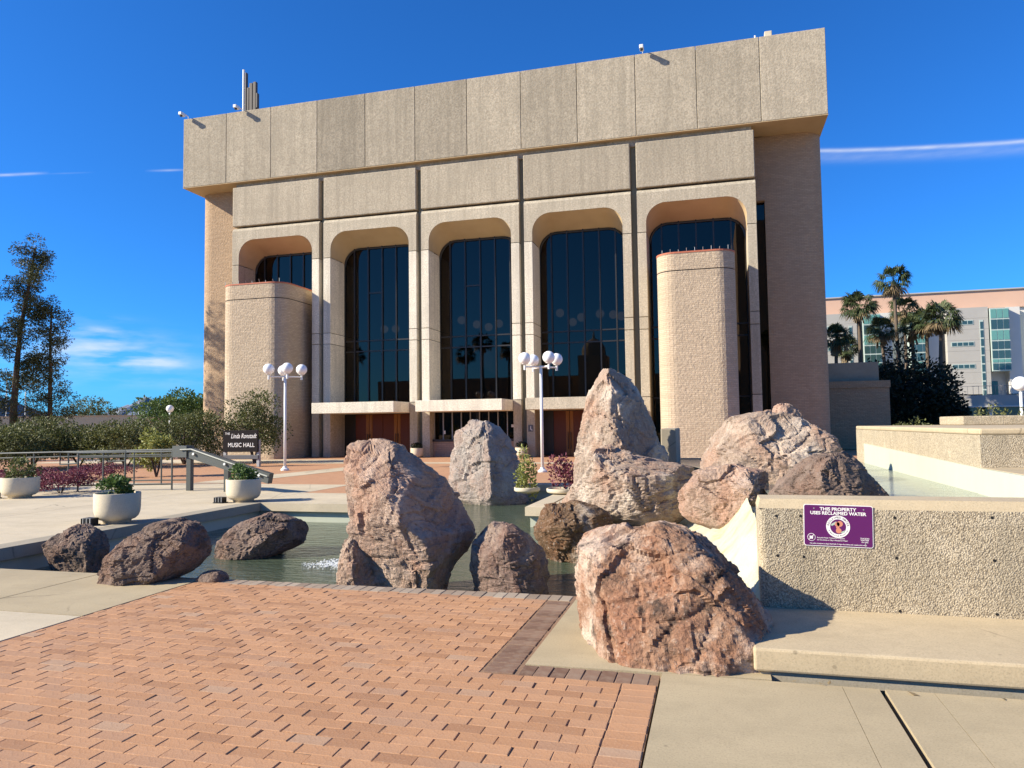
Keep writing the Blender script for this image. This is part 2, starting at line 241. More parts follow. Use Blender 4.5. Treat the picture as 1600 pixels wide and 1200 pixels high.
# ------------------------------------------------------------------ mesh helpers
def tag(o, label=None, cat=None, group=None, kind=None):
    for k, v in (('label', label), ('category', cat), ('group', group), ('kind', kind)):
        if v: o[k] = v
    return o
def empty(name, loc=(0, 0, 0), label=None, cat=None, group=None, rz=0):
    o = bpy.data.objects.new(name, None); COL.objects.link(o); o.location = loc; o.rotation_euler.z = rz; o.empty_display_size = .2
    return tag(o, label, cat, group)
class G:
    """collects shapes for ONE mesh"""
    def __init__(s): s.v = []; s.f = []
    def add(s, v, f):
        k = len(s.v); s.v += [tuple(p) for p in v]; s.f += [tuple(i+k for i in q) for q in f]; return s
    def box(s, x0, x1, y0, y1, z0, z1, bev=0.0):
        if bev <= 0:
            return s.add([(x0, y0, z0), (x1, y0, z0), (x1, y1, z0), (x0, y1, z0), (x0, y0, z1), (x1, y0, z1), (x1, y1, z1), (x0, y1, z1)],
                     [(0, 3, 2, 1), (4, 5, 6, 7), (0, 1, 5, 4), (1, 2, 6, 5), (2, 3, 7, 6), (3, 0, 4, 7)])
        bm = bmesh.new(); bmesh.ops.create_cube(bm, size=1)
        for v in bm.verts: v.co = ((x0+x1)/2+v.co.x*(x1-x0), (y0+y1)/2+v.co.y*(y1-y0), (z0+z1)/2+v.co.z*(z1-z0))
        bmesh.ops.bevel(bm, geom=bm.edges[:], offset=bev, segments=2, affect='EDGES', profile=.5)
        bm.verts.index_update(); s.add([v.co[:] for v in bm.verts], [[v.index for v in f.verts] for f in bm.faces]); bm.free(); return s
    def prism(s, poly, z0, z1):            # polygon in XY, upright
        n = len(poly); s.add([(x, y, z0) for x, y in poly]+[(x, y, z1) for x, y in poly], [tuple(range(n-1, -1, -1)), tuple(range(n, 2*n))]+[(i, (i+1) % n, n+(i+1) % n, n+i) for i in range(n)]); return s
    def tube(s, pts, r, n=8, r1=None):
        pts = [Vector(p) for p in pts]; m = len(pts); vs, fs = [], []
        for i, p in enumerate(pts):
            d = (pts[min(i+1, m-1)]-pts[max(i-1, 0)]).normalized(); a = d.orthogonal().normalized() if abs(d.z) < .99 else Vector((1, 0, 0)); c = d.cross(a).normalized(); a = c.cross(d)
            rr = r if r1 is None else r+(r1-r)*i/(m-1)
            for k in range(n):
                t = 2*math.pi*k/n; vs.append(p+a*math.cos(t)*rr+c*math.sin(t)*rr)
        for i in range(m-1):
            for k in range(n): fs.append((i*n+k, i*n+(k+1) % n, (i+1)*n+(k+1) % n, (i+1)*n+k))
        fs += [tuple(range(n-1, -1, -1)), tuple(range((m-1)*n, m*n))]; return s.add(vs, fs)
    def lathe(s, prof, c=(0, 0, 0), n=24):
        vs, fs = [], []
        for r, z in prof: vs += [(c[0]+r*math.cos(2*math.pi*k/n), c[1]+r*math.sin(2*math.pi*k/n), c[2]+z) for k in range(n)]
        for i in range(len(prof)-1):
            for k in range(n): fs.append((i*n+k, i*n+(k+1) % n, (i+1)*n+(k+1) % n, (i+1)*n+k))
        fs += [tuple(range(n-1, -1, -1)), tuple(range((len(prof)-1)*n, len(prof)*n))]; return s.add(vs, fs)
    def ball(s, c, r, n=20, sz=1.0):
        m = n//2; return s.lathe([(max(.001, r*math.sin(math.pi*i/m)), -r*sz*math.cos(math.pi*i/m)) for i in range(m+1)], c, n)
    def beam(s, a, c, w, h):               # rectangular bar from a to c
        a, c = Vector(a), Vector(c); d = (c-a).normalized(); sx = d.cross(Vector((0, 0, 1))).normalized()*w/2; uz = sx.cross(d).normalized()*h/2
        return s.add([a-sx-uz, a+sx-uz, a+sx+uz, a-sx+uz, c-sx-uz, c+sx-uz, c+sx+uz, c-sx+uz], [(0, 1, 2, 3), (7, 6, 5, 4), (0, 4, 5, 1), (1, 5, 6, 2), (2, 6, 7, 3), (3, 7, 4, 0)])
    def obj(s, name, mat, parent=None, smooth=False):
        me = bpy.data.meshes.new(name); me.from_pydata(s.v, [], s.f); me.materials.append(MATS[mat]); me.update()
        bm = bmesh.new(); bm.from_mesh(me); bmesh.ops.recalc_face_normals(bm, faces=bm.faces[:]); bm.to_mesh(me); bm.free()
        if smooth: me.polygons.foreach_set('use_smooth', [True]*len(me.polygons))
        return link(name, me, parent)
def link(name, me, parent=None):
    o = bpy.data.objects.new(name, me); COL.objects.link(o)
    if parent: o.parent = parent; o.matrix_parent_inverse = Matrix.Translation(-parent.location) if parent.type == 'EMPTY' and False else Matrix()
    return o
def rel(o):                                # mesh built in world coordinates -> local to its (translated) parent
    p = o.parent; off = Vector((0, 0, 0))
    while p: off += p.location; p = p.parent
    o.data.transform(Matrix.Translation(-off)); return o
def copy_tree(o, parent=None):
    c = o.copy(); COL.objects.link(c); c.parent = parent
    for ch in list(o.children): copy_tree(ch, c)
    return c
def text(body, size, mat, name, parent, mw, shear=0.0, ext=.001, sx=1.0, align='CENTER', bold=0.0):
    cu = bpy.data.curves.new('t', 'FONT'); cu.body = body; cu.size = size; cu.align_x = align; cu.align_y = 'CENTER'; cu.extrude = ext; cu.shear = shear; cu.resolution_u = 3; cu.offset = bold*size
    o = bpy.data.objects.new('t', cu); COL.objects.link(o); dg = bpy.context.evaluated_depsgraph_get(); me = bpy.data.meshes.new_from_object(o.evaluated_get(dg)); bpy.data.objects.remove(o)
    me.transform(mw @ Matrix.Diagonal((sx, 1, 1, 1))); me.materials.clear(); me.materials.append(MATS[mat]); return link(name, me, parent)
FRONT = Matrix.Rotation(math.pi/2, 4, 'X')  # text plane facing -Y
random.seed(7)
# ================================================================== THE SETTING
def sheet(name, polys, z, mat, kind='structure', thick=0.0):
    g = G()
    for p in polys:
        if thick: g.prism(p, z-thick, z)
        else: g.add([(x, y, z) for x, y in p], [tuple(range(len(p)))])
    o = g.obj(name, mat); return tag(o, kind=kind)
def rect(x0, x1, y0, y1): return [(x0, y0), (x1, y0), (x1, y1), (x0, y1)]
# pool: an L-shaped basin let into the ground
PX0, PX1, PY0, PY1, QX0, QX1, QY1 = -9.65, -1.3, 6.94, 14.25, -7.25, -3.55, 19.6
sheet('ground', [rect(-3000, 3000, -3000, 2.2), rect(-3000, PX0-.4, 2.2, QY1+.4), rect(3.2, 3000, 2.2, QY1+.4), rect(-3000, 3000, QY1+.4, 6000)], -.03, 'dirt')
# walks (concrete), 0 level
wl = tag(empty('concrete_walk'), kind='structure')
def slab(poly, mat='walk_concrete', z=0.0, par=None, th=.12): return G().prism(poly, z-th, z).obj('slab', mat, par or wl)
g_ = .008
# left foreground slabs
for x0, x1 in ((-16, -10.2), (-10.2, -8.35), (-8.35, -6.70), (-6.70, -5.34)):
    for y0, y1, m in ((.5, 3.4, 'pale_concrete'), (3.4, 5.3, 'pale_concrete'), (5.3, 6.92, 'walk_concrete')): slab(rect(x0+g_, x1-g_, y0+g_, y1-g_), m)
# right foreground slabs, wide black joint at x = .92
for x0, x1 in ((-.37, .70), (.70, .905), (.935, 1.20), (1.20, 2.6), (2.6, 4.6), (4.6, 8)):
    for y0, y1 in ((-.5, 2.2), (2.2, 4.93)): slab(rect(x0+g_*.2, x1-g_*.2, y0+g_, y1-g_))
slab([(-1.27, 4.90), (.30, 4.95), (.30, 6.92), (-1.27, 6.92)])
# left walk beyond the pool edge: large panels
for i, (x0, x1) in enumerate(((-26, -21), (-21, -16.6), (-16.6, -13.1), (-13.1, -9.9))):
    for y0, y1 in ((6.95, 9.3), (9.3, 11.6), (11.6, 13.9), (13.9, 16.6), (16.6, 19.0)): slab(rect(x0+g_, x1-g_, y0+g_, y1-g_), 'pale_concrete')
slab(rect(-9.9+g_, QX0-.3, 14.6, 16.5), 'pale_concrete'); slab(rect(-3.2, 3.2, 14.6, 19.4), 'pale_concrete')
tag(G().box(-16, 8, -1, 4.9, -.16, -.121).obj('walk_bed', 'joint_dark'), kind='structure'); tag(G().box(-16, -9.92, 4.9, 19.1, -.16, -.121).obj('walk_bed', 'joint_dark'), kind='structure')
# far plaza
sheet('plaza_paving', [rect(-40, 9, QY1+.4, 44), rect(-13.1, QX0-.35, 16.5, QY1+.4), rect(QX1+.35, -3.2, 16.6, QY1+.4), rect(-26, -13.1, 19.0, QY1+.4)], -.004, 'far_paving')
for p in ([(-15.3, 19.2), (-14.0, 19.2), (-13.0, 30), (-14.3, 30)], rect(-34, -15.5, 30.2, 34), rect(-13.2, 6, 30.2, 31.2)):
    sheet('paving_band', [p], .002, 'pale_concrete')
# pool basin
pb = tag(empty('pool_basin'), kind='structure')
outl = [(PX0, PY0), (PX1, PY0), (PX1, PY1), (QX1, PY1), (QX1, QY1), (QX0, QY1), (QX0, PY1), (PX0, PY1)]
g = G(); n = len(outl)
g.add([(x, y, -1.0) for x, y in outl], [tuple(range(n))]); g.obj('basin_floor', 'pool_paint', pb)
g = G(); g.add([(x, y, -1.0) for x, y in outl]+[(x, y, -.17) for x, y in outl], [(i, (i+1) % n, n+(i+1) % n, n+i) for i in range(n)]); g.obj('basin_wall', 'pool_paint', pb)
# coping lips, overhanging the wall by a hand
for r in (rect(PX0-.28, PX0+.10, PY0+.02, PY1+.34),): G().prism(r, -.17, .002).obj('coping', 'grey_concrete', pb)
G().prism(rect(PX0+.1, QX0+.02, PY1-.10, PY1+.34), -.17, .002).obj('coping', 'pale_concrete', pb)
for r in (rect(QX0-.3, QX0+.08, PY1+.34, QY1+.35), rect(QX0+.08, QX1+.3, QY1-.08, QY1+.35), rect(QX1-.08, QX1+.3, PY1+.34, QY1-.08), rect(QX1-.08, 0, PY1-.1, PY1+.34)): G().prism(r, -.17, .002).obj('coping', 'pale_concrete', pb)
g = G(); x = PX0
ww = G(); N = 60
ww.add([(xx, yy, -.40) for xx, yy in outl], [tuple(range(n))]); tag(ww.obj('pool_water', 'pool_water'), kind='structure')
# ---- brick paving of the foreground
bp = tag(empty('brick_paving'), kind='structure')
G().box(-5.33, -.38, 0, 4.885, -.12, -.0048).obj('sand_bed', 'joint_sand', bp); G().box(-5.33, -1.27, 4.885, 6.935, -.12, -.0048).obj('sand_bed', 'joint_sand', bp)
def brick_mesh(nm, lx, ly, mat, seed):
    rr = random.Random(seed); bm = bmesh.new(); bmesh.ops.create_cube(bm, size=1)
    for v in bm.verts: v.co = (v.co.x*lx, v.co.y*ly, v.co.z*.06-.03)
    bmesh.ops.bevel(bm, geom=[e for e in bm.edges if all(v.co.z > -.01 for v in e.verts) or abs(e.verts[0].co.z-e.verts[1].co.z) > .01], offset=.0035, segments=1, affect='EDGES')
    for v in bm.verts: v.co += Vector((rr.uniform(-.002, .002), rr.uniform(-.0015, .0015), rr.uniform(-.0012, .0012) if v.co.z > -.01 else 0))
    me = bpy.data.meshes.new(nm); bm.to_mesh(me); bm.free(); me.materials.append(MATS[mat]); return me
BM = [brick_mesh('brick', .2072, .1018, 'paver', i) for i in range(6)]
spots = []
PXL, PYL = .2085, .1035
row = 0; y = 2.3
rb = random.Random(3)
while y < 6.70:
    yc = y+PYL/2; right = -.595 if yc < 4.66 else -1.525
    off = (row % 2)*PXL/2 + rb.uniform(-.012, .012); x = right - PXL/2 - (PXL/2 if row % 2 else 0)
    if row % 2: spots.append((right-PXL/4, yc, .5))
    while x-PXL/2 > -5.325:
        spots.append((x+rb.uniform(-.003, .003), yc+rb.uniform(-.002, .002), 1)); x -= PXL
    lw_ = x+PXL/2+5.325
    if lw_ > .03: spots.append((-5.325+lw_/2, yc, lw_/PXL))
    y += PYL; row += 1
y = 2.3
while y < 4.66: spots.append((-.487, y+PYL/2, 1)); y += PYL
vis = []
for s in spots:
    d = Vector((s[0], s[1], -EYE)); z = d.dot(fw)
    u, v = 800+FPX*d.dot(RT)/z, 600-FPX*d.dot(UP)/z
    if -60 < u < 1660 and v < 1290: vis.append((z, s))
vis.sort(key=lambda t: t[0])
rest = G()
for i, (z, (x, y, k)) in enumerate(vis):
    me = BM[i % 6]; mw = Matrix.Translation((x, y, rb.uniform(-.0018, .0022))) @ Matrix.Rotation(rb.gauss(0, .006), 4, 'X') @ Matrix.Rotation(rb.gauss(0, .006), 4, 'Y') @ Matrix.Rotation(rb.gauss(0, .008), 4, 'Z') @ Matrix.Diagonal((k*(.97 if k < 1 else 1)*(rb.uniform(.985, 1.0) if rb.random() < .93 else rb.uniform(.93, .98)), rb.uniform(.97, 1.0), 1, 1))
    if i < 300:
        o = link('brick', me, bp); o.matrix_local = mw
    else:
        rest.add([mw @ v.co for v in me.vertices], [tuple(p.vertices) for p in me.polygons])
tag(rest.obj('far_bricks', 'paver', bp), kind='stuff')
BB = [brick_mesh('border_brick', .0985, .2, 'border_paver', 20+i) for i in range(3)]; BGm = [brick_mesh('edge_brick', .1015, .2, 'grey_paver', 30+i) for i in range(3)]
def lay(me, x, y, rz=0):
    o = link(me.name.split('.')[0], me, bp); o.matrix_local = Matrix.Translation((x, y, rb.uniform(-.002, .003))) @ Matrix.Rotation(rz+rb.gauss(0, .008), 4, 'Z') @ Matrix.Rotation(rb.gauss(0, .006), 4, 'X')
i = 0; x = -1.22
while x < -.40: lay(BB[i % 3], x, 4.783); x += .1045; i += 1
y = 4.74
while y < 6.68: lay(BB[i % 3], -1.40, y, math.pi/2); y += .1035; i += 1
x = -5.27
while x < -1.33: lay(BGm[i % 3], x, 6.815); x += .1055; i += 1

# ================================================================== THE MUSIC HALL
hall = empty('music_hall', (-12.2, 36.5, 0), 'tall concrete and brick music hall with five arched window bays', 'building')
def hp(g, name, mat, par=hall, smooth=False): return rel(g.obj(name, mat, par, smooth))
FX0, FX1, FY = -29.93, 5.52, 36.38
# fascia of twelve precast panels
pw = (FX1-FX0)/12
for i in range(12):
    a, c = FX0+i*pw, FX0+(i+1)*pw
    hp(G().box(a+.012, c-.012, FY, FY+.35, 15.9, 20.03, .02), 'fascia_panel', 'precast_dark' if i in (3, 5) else 'precast')
hp(G().box(FX0+.02, FX1-.02, FY+.30, 75, 15.94, 19.98), 'roof_block', 'precast'); hp(G().box(FX0+.005, FX1-.005, FY+.02, 75, 15.86, 15.94), 'roof_soffit', 'soffit_concrete')
# recess band
hp(G().box(-26.5, 2.1, 36.72, 37.4, 15.5, 15.88), 'recess_band', 'precast')
ED = [-26.60, -20.87, -15.04, -9.335, -3.56, 2.20]      # channel axes
BX = [(-26.60, -21.01), (-20.73, -15.18), (-14.90, -9.47), (-9.20, -3.71), (-3.41, 2.20)]
LEG = .43; ZS = 12.47; RAD = .95; GY = 38.2
def arc_path(xl, xr, z0, zt, r, n=10):
    p = [(xl, z0), (xl, zt-r)]
    p += [(xl+r-r*math.cos(t*math.pi/2/n), zt-r+r*math.sin(t*math.pi/2/n)) for t in range(1, n+1)]
    p += [(xr-r+r*math.sin(t*math.pi/2/n), zt-r+r*math.cos(t*math.pi/2/n)) for t in range(0, n)]
    return p+[(xr, zt-r), (xr, z0)]
for i, (XL, XR) in enumerate(BX):
    xl, xr = XL+LEG, XR-LEG
    # upper panel
    hp(G().box(XL, XR, 36.5, 37.3, 13.30, 15.60, .04), 'upper_panel', 'precast')
    # head: rounded opening, splayed soffit
    z0, ZT, n = 11.06, 13.02, 10
    fr = arc_path(xl, xr, z0, ZS, RAD); bk = arc_path(xl, xr, z0, 11.86, RAD)
    k = len(fr); outp = []
    for j, (x, z) in enumerate(fr):
        if j == 0: outp.append((XL, z0))
        elif j <= 1+n//2: outp.append((XL, ZS-RAD+(ZT-ZS+RAD)*(j-1)/(n//2)))
        elif j <= 1+n: outp.append((XL+(xl+RAD-XL)*(j-1-n//2)/(n//2), ZT))
        elif j < k-2-n//2: outp.append((XR-(XR-xr+RAD)*(1-(j-(2+n))/(k-3-n//2-(2+n))), ZT) if j > 1+n else (x, ZT))
        elif j < k-1: outp.append((XR, ZT-(ZT-ZS+RAD)*(j-(k-2-n//2))/(n//2)))
        else: outp.append((XR, z0))
    g = G(); vs = [(x, 36.5, z) for x, z in outp]+[(x, 36.5, z) for x, z in fr]+[(x, 36.56, z) for x, z in fr]
    g.add(vs, [(j, j+1, k+j+1, k+j) for j in range(k-1)]+[(k+j, k+j+1, 2*k+j+1, 2*k+j) for j in range(k-1)])
    g.add([(XL, 36.5, ZT), (XR, 36.5, ZT), (XR, 36.62, ZT+.17), (XL, 36.62, ZT+.17), (XL, 37.3, ZT+.17), (XR, 37.3, ZT+.17)], [(0, 1, 2, 3), (3, 2, 5, 4)])
    for xs in (XL, XR): g.add([(xs, 36.5, z0), (xs, 36.5, ZT), (xs, 36.62, ZT+.17), (xs, 38.4, ZT+.17), (xs, 38.4, z0)], [(0, 1, 2, 3, 4)])
    hp(g, 'arch_head', 'precast_head')
    g = G(); g.add([(x, 36.56, z) for x, z in fr]+[(x, GY+.02, z) for x, z in bk], [(j, j+1, k+j+1, k+j) for j in range(k-1)])
    hp(g, 'arch_soffit', 'soffit_concrete', smooth=True)
    # legs in precast blocks with open joints
    for a, c in ((XL, xl), (xr, XR)):
        for zz0, zz1 in ((0, 2.9), (2.93, 6.22), (6.25, 6.83), (6.86, 11.03)):
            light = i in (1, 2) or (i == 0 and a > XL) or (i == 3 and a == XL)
            hp(G().box(a, c, 36.5, 38.35, zz0, zz1, .012), 'pilaster_block', 'precast_overexposed' if light and zz1 > 3 else 'precast_head')
        hp(G().box(a+.04, c-.04, 36.56, 38.3, .02, 11.05), 'pilaster_core', 'joint_dark')
    # glazing: mullions and panes
    mu = [xl, xl+.63, xl+1.49, xl+2.35, xl+3.2, xl+4.05, xr]
    zr = [2.95, 5.92, 6.52, 11.95]
    if i in (0, 4): zr = [0.05, 2.9, 5.92, 6.52, 11.95]
    for q in range(6):
        for r in range(len(zr)-1):
            hp(G().box(mu[q]+.01, mu[q+1]-.01, GY, GY+.012, zr[r]+.01, zr[r+1]-.01), 'pane', 'tinted_glass')
    for q in range(0, 7):
        hp(G().box(mu[q]-.035, mu[q]+.035, GY-.09, GY-.004, zr[0], 12.0), 'mullion', 'dark_metal')
    for r in range(len(zr)): hp(G().box(xl, xr, GY-.06, GY-.006, zr[r]-.035, zr[r]+.035), 'transom', 'dark_metal')
    if i in (1, 2): hp(G().box(mu[2]+.03, mu[3]-.03, GY-.05, GY-.007, 9.2 if i == 1 else 9.25, 9.28 if i == 1 else 9.33), 'transom', 'dark_metal')
    # curved head bar that follows the soffit
    pts = [(x, GY-.05, z-.03) for x, z in arc_path(xl+.03, xr-.03, 11.0, 11.84, RAD)]
    hp(G().tube(pts, .06, 6), 'head_bar', 'dark_metal')
for x in ED[1:-1]:
    hp(G().box(x-.135, x+.135, 36.85, 38.3, 0, 15.7), 'channel', 'channel_concrete')
# canopies over three bays
for i in (1, 2, 3):
    XL, XR = BX[i]; hp(G().box(XL+LEG+.02, XR-LEG-.02, 34.5, 38.1, 2.36, 2.92, .015), 'canopy', 'precast_overexposed' if i < 3 else 'precast_head')
# entrance doors in bays two and four
def door(x0, x1, hinge_left, dark=False):
    d = hp(G().box(x0+.006, x1-.006, 38.12, 38.17, .02, 2.34), 'door', 'door_wood')
    w = .19; a, c = (x1-w, x1-.01) if hinge_left else (x0+.01, x0+w)
    hp(G().box(a, c, 38.10, 38.118, .03, 2.33), 'stile', 'stile_wood', d)
    hx = c-.06 if hinge_left else a+.06
    hp(G().tube([(hx, 38.03, .35), (hx, 38.03, 1.25)], .018, 6).box(hx-.012, hx+.012, 38.03, 38.10, .42, .45).box(hx-.012, hx+.012, 38.03, 38.10, 1.15, 1.18), 'handle', 'dark_metal', d)
for a, c, h in ((-19.60, -18.76, True), (-18.75, -17.93, False), (-17.92, -17.05, True), (-17.04, -16.2, False)): door(a, c, h)
for a, c, h in ((-8.15, -7.30, True), (-7.29, -6.45, False), (-6.44, -5.6, True), (-5.59, -4.75, False)): door(a, c, h)
for a, c in ((-20.30, -19.61), (-16.19, -15.62), (-8.77, -8.16), (-4.74, -4.15)): hp(G().box(a, c, 38.14, 38.18, .02, 2.34), 'side_panel', 'dark_metal')
# ticket window in bay three
hp(G().box(-14.47, -9.9, 36.95, 37.4, 0, .80), 'dado', 'dado_brick'); hp(G().box(-14.5, -9.88, 36.86, 37.45, .80, .92), 'sill', 'dark_metal')
for q in range(9):
    a = -14.47+q*.508; hp(G().box(a+.03, a+.5, 37.2, 37.212, .92, 2.36), 'ticket_pane', 'tinted_glass'); hp(G().box(a-.02, a+.025, 37.13, 37.23, .92, 2.36), 'ticket_mullion', 'grey_metal')
hp(G().box(-10.2, -10.0, 37.17, 37.185, 1.52, 1.66), 'notice', 'sign_white'); hp(G().box(-13.95, -13.85, 37.17, 37.185, 1.2, 1.38), 'notice', 'sign_white')
pl = hp(G().box(-9.12, -8.87, 36.475, 36.49, 1.28, 1.62), 'access_sign', 'plate_grey'); hp(G().ball((-8.99, 36.468, 1.54), .026, 8).box(-9.01, -8.975, 36.464, 36.474, 1.40, 1.51).box(-9.01, -8.93, 36.464, 36.474, 1.385, 1.41).box(-8.94, -8.915, 36.464, 36.474, 1.32, 1.40), 'symbol', 'sign_white', pl)
# lobby behind the glass
hp(G().box(-26.4, 2.3, 44.0, 44.3, 0, 15.8), 'lobby_wall', 'lobby_wall'); hp(G().box(-26.4, 2.3, 38.4, 44.0, -.2, .012), 'lobby_floor', 'lobby_floor'); hp(G().box(-26.4, 2.3, 38.3, 44.0, 2.6, 2.85), 'mezzanine', 'lobby_floor'); hp(G().box(-26.4, 2.3, 38.4, 44, 13.3, 13.5), 'lobby_ceiling', 'lobby_wall')
for bx, nn in ((-12.2, 6), (-6.6, 6), (-17.5, 3)):
    for q in range(nn):
        x = bx-1.7+q*.75+random.uniform(-.2, .2); yy = 40+random.uniform(0, 2.2); z = 7.6+random.uniform(-.25, .35)
        p = hp(G().ball((x, yy, z), .24, 14), 'pendant_globe', 'pendant_glow', smooth=True); hp(G().tube([(x, yy, z+.23), (x, yy, 13.3)], .012, 5), 'cord', 'dark_metal', p)
# brick towers with rounded outer corner
def rounded(x0, x1, y0, y1, r, corners, n=8):
    P = []
    for nm, cx, cy, a0 in (('sw', x0+r, y0+r, math.pi), ('se', x1-r, y0+r, 1.5*math.pi), ('ne', x1-r, y1-r, 0), ('nw', x0+r, y1-r, .5*math.pi)):
        if nm in corners: P += [(cx+r*math.cos(a0+t*math.pi/2/n), cy+r*math.sin(a0+t*math.pi/2/n)) for t in range(n+1)]
        else: P.append({'sw': (x0, y0), 'se': (x1, y0), 'ne': (x1, y1), 'nw': (x0, y1)}[nm])
    return P
def wallprism(poly, z0, z1, step=None): return G().prism(poly, z0, z1)
hp(wallprism(rounded(-29.95, -26.45, 37.75, 75, 1.0, ('sw',)), 0, 15.86), 'corner_tower', 'tower_brick'); hp(wallprism(rounded(2.72, 5.5, 38.3, 75, 1.0, ('se',)), 0, 15.86), 'corner_tower', 'tower_brick')
hp(G().box(-27, 3, 70, 75, 0, 15.86), 'rear_wall', 'tower_brick')
hp(G().box(2.24, 2.72, 38.6, 38.62, 0, 12.6), 'slot_pane', 'tinted_glass'); hp(G().box(2.22, 2.72, 38.2, 38.9, 12.6, 15.8), 'slot_panel', 'tower_brick')
# stair towers
for x0, x1 in ((-25.9, -21.95), (-2.42, 1.12)):
    st = hp(wallprism(rounded(x0, x1, 34.4, 38.1, .85, ('sw', 'se')), 0, 8.58), 'stair_tower', 'stair_brick')
    hp(wallprism(rounded(x0+.03, x1-.03, 34.43, 38.1, .82, ('sw', 'se')), 8.58, 8.63), 'joint', 'joint_dark', st)
    hp(wallprism(rounded(x0, x1, 34.4, 38.1, .85, ('sw', 'se')), 8.63, 9.40), 'parapet', 'stair_brick', st)
    hp(wallprism(rounded(x0-.02, x1+.02, 34.38, 38.1, .87, ('sw', 'se')), 9.40, 9.47), 'coping', 'coping_red', st)
    for q in range(9):
        t = q/8; xx = x0+.3+t*(x1-x0-.6); g = G(); g.tube([(xx, 34.55+.1*(q % 2), 9.47), (xx, 34.55, 9.47+.12+.1*random.random())], .012, 5)
        hp(g, 'bird_spike', 'grey_metal', st)
# things on the roof
am = empty('antenna_mast', (-26.5, 37.4, 19.98), 'slim mast with clustered antenna panels on the roof edge', 'antenna')
rel(G().tube([(-26.55, 37.4, 19.9), (-26.55, 37.4, 23.05)], .07, 8).obj('mast', 'white_paint', am))
for dx, dz0, dz1, w in ((.14, .1, 2.85, .08), (.30, .2, 1.9, .14), (.50, .25, 2.15, .2), (.74, .35, 2.2, .2), (.9, .6, 1.5, .1)): rel(G().box(-26.5+dx-w/2, -26.5+dx+w/2, 37.3, 37.5, 19.98+dz0, 19.98+dz1, .02).obj('antenna_panel', 'brown_metal', am))
for P_ in ([(-26.55, 37.4, 20.9), (-25.7, 37.4, 20.9)], [(-26.55, 37.4, 21.9), (-25.75, 37.4, 21.9)], [(-26.5, 37.4, 20.6), (-25.5, 37.45, 20.0)]): rel(G().tube(P_, .04, 6).obj('brace', 'grey_metal', am))
def camera_unit(x, z, label):
    c = empty('security_camera', (x, FY, z), label, 'camera', 'security cameras along the roof edge')
    G().tube([(0, .12, 0), (0, .12, .22), (0, -.35, .26)], .03, 6).obj('bracket', 'white_paint', c); G().box(-.10, .10, -.62, -.22, .05, .24, .03).obj('camera_body', 'white_paint', c); G().lathe([(.07, 0), (.08, .05)], (0, -.5, -.02), 10).obj('lens_hood', 'black_plastic', c)
camera_unit(-29.7, 20.0, 'small white security camera at the very corner of the roof edge'); camera_unit(-26.0, 19.95, 'small white security camera below the antenna mast'); camera_unit(-2.95, 19.97, 'white security camera alone on the roof edge casting a shadow')
rel(tag(G().tube([(2.55, 38.8, 19.9), (2.55, 38.8, 21.35)], .04, 6).obj('vent_pipe', 'white_paint'), 'thin white pipe on the roof beside the box vent', 'pipe'))
tag(G().box(3.0, 3.35, 38.6, 39.0, 19.9, 21.4, .02).obj('roof_vent', 'planter_concrete'), 'tall pale box vent on the roof', 'vent'); tag(G().box(3.55, 3.85, 38.6, 39.0, 19.9, 20.9, .02).obj('roof_vent', 'planter_concrete'), 'short pale box vent on the roof', 'vent')
# service block in the shade right of the hall
sb = empty('service_block', (7.6, 46, 0), 'low shaded brick block beside the hall with a concrete upper step', 'building')
rel(G().box(5.55, 9.45, 45.2, 58, 0, 3.45).obj('wall', 'tower_brick', sb)); rel(G().box(5.55, 9.5, 45.12, 58.1, 3.45, 3.85, .02).obj('parapet', 'tower_brick', sb)); rel(G().box(5.55, 9.1, 46.0, 57, 3.85, 4.95).obj('upper_block', 'grey_concrete', sb))

for i, (u_, v_) in enumerate(((1240, 1066), (1296, 1069), (1427, 1086), (1568, 1094), (1283, 1070))):
    p = gz(u_, v_, 0); s_ = .022+.006*(i % 3); o = G().add([(-s_, 0, .003), (0, -s_*.45, .006), (s_, 0, .014), (0, s_*.45, .004)], [(0, 1, 2), (0, 2, 3)]).obj('fallen_leaf', 'leaf_dead'); o.location = (p.x, p.y, .002); o.rotation_euler.z = i*1.3
    tag(o, 'dry brown leaf lying on the slab at the foot of the step', 'leaf', 'fallen leaves by the step')
# ================================================================== UPPER POOL, WALLS, STEP
sheet('cluster_base', [rect(PX1, 3.2, 6.9, 14.6)], -.02, 'grey_concrete')
st = empty('step', (4, 5.6, 0), 'low rounded concrete step at the foot of the pebble wall', 'step')
rel(G().box(.2, 9, 5.02, 6.3, .022, .168, .016).obj('tread', 'step_concrete', st)); rel(G().box(.24, 9, 5.05, 6.3, -.05, .03).obj('plinth', 'grey_concrete', st))
sw = empty('pebble_wall', (4, 6.3, .16), 'low pebble-faced concrete wall carrying the purple sign', 'wall')
g = G(); g.prism(rounded(.31, 9, 6.13, 6.50, .05, ('sw', 'nw'), 3), .16, .93); rel(g.obj('face', 'pebble_wall', sw))
g = G(); g.add([(.31, 6.13, .93), (9, 6.13, .93), (9, 6.17, 1.0), (.33, 6.17, 1.0), (9, 6.5, 1.0), (.33, 6.5, 1.0), (.31, 6.5, .93), (9, 6.5, .93)], [(0, 1, 2, 3), (3, 2, 4, 5), (0, 3, 5, 6), (6, 5, 4, 7), (1, 7, 4, 2)]); rel(g.obj('cap', 'step_concrete', sw))
for u, v in ((1213, 806), (1251, 806), (1398, 809), (1550, 809), (1215, 868), (1256, 870), (1401, 872), (1554, 876), (1406, 955), (1558, 960)):
    p = at(u, v, 6.13); rel(G().tube([(p.x, 6.128, p.z), (p.x, 6.16, p.z)], .011, 10).obj('tie_hole', 'black_plastic', sw))
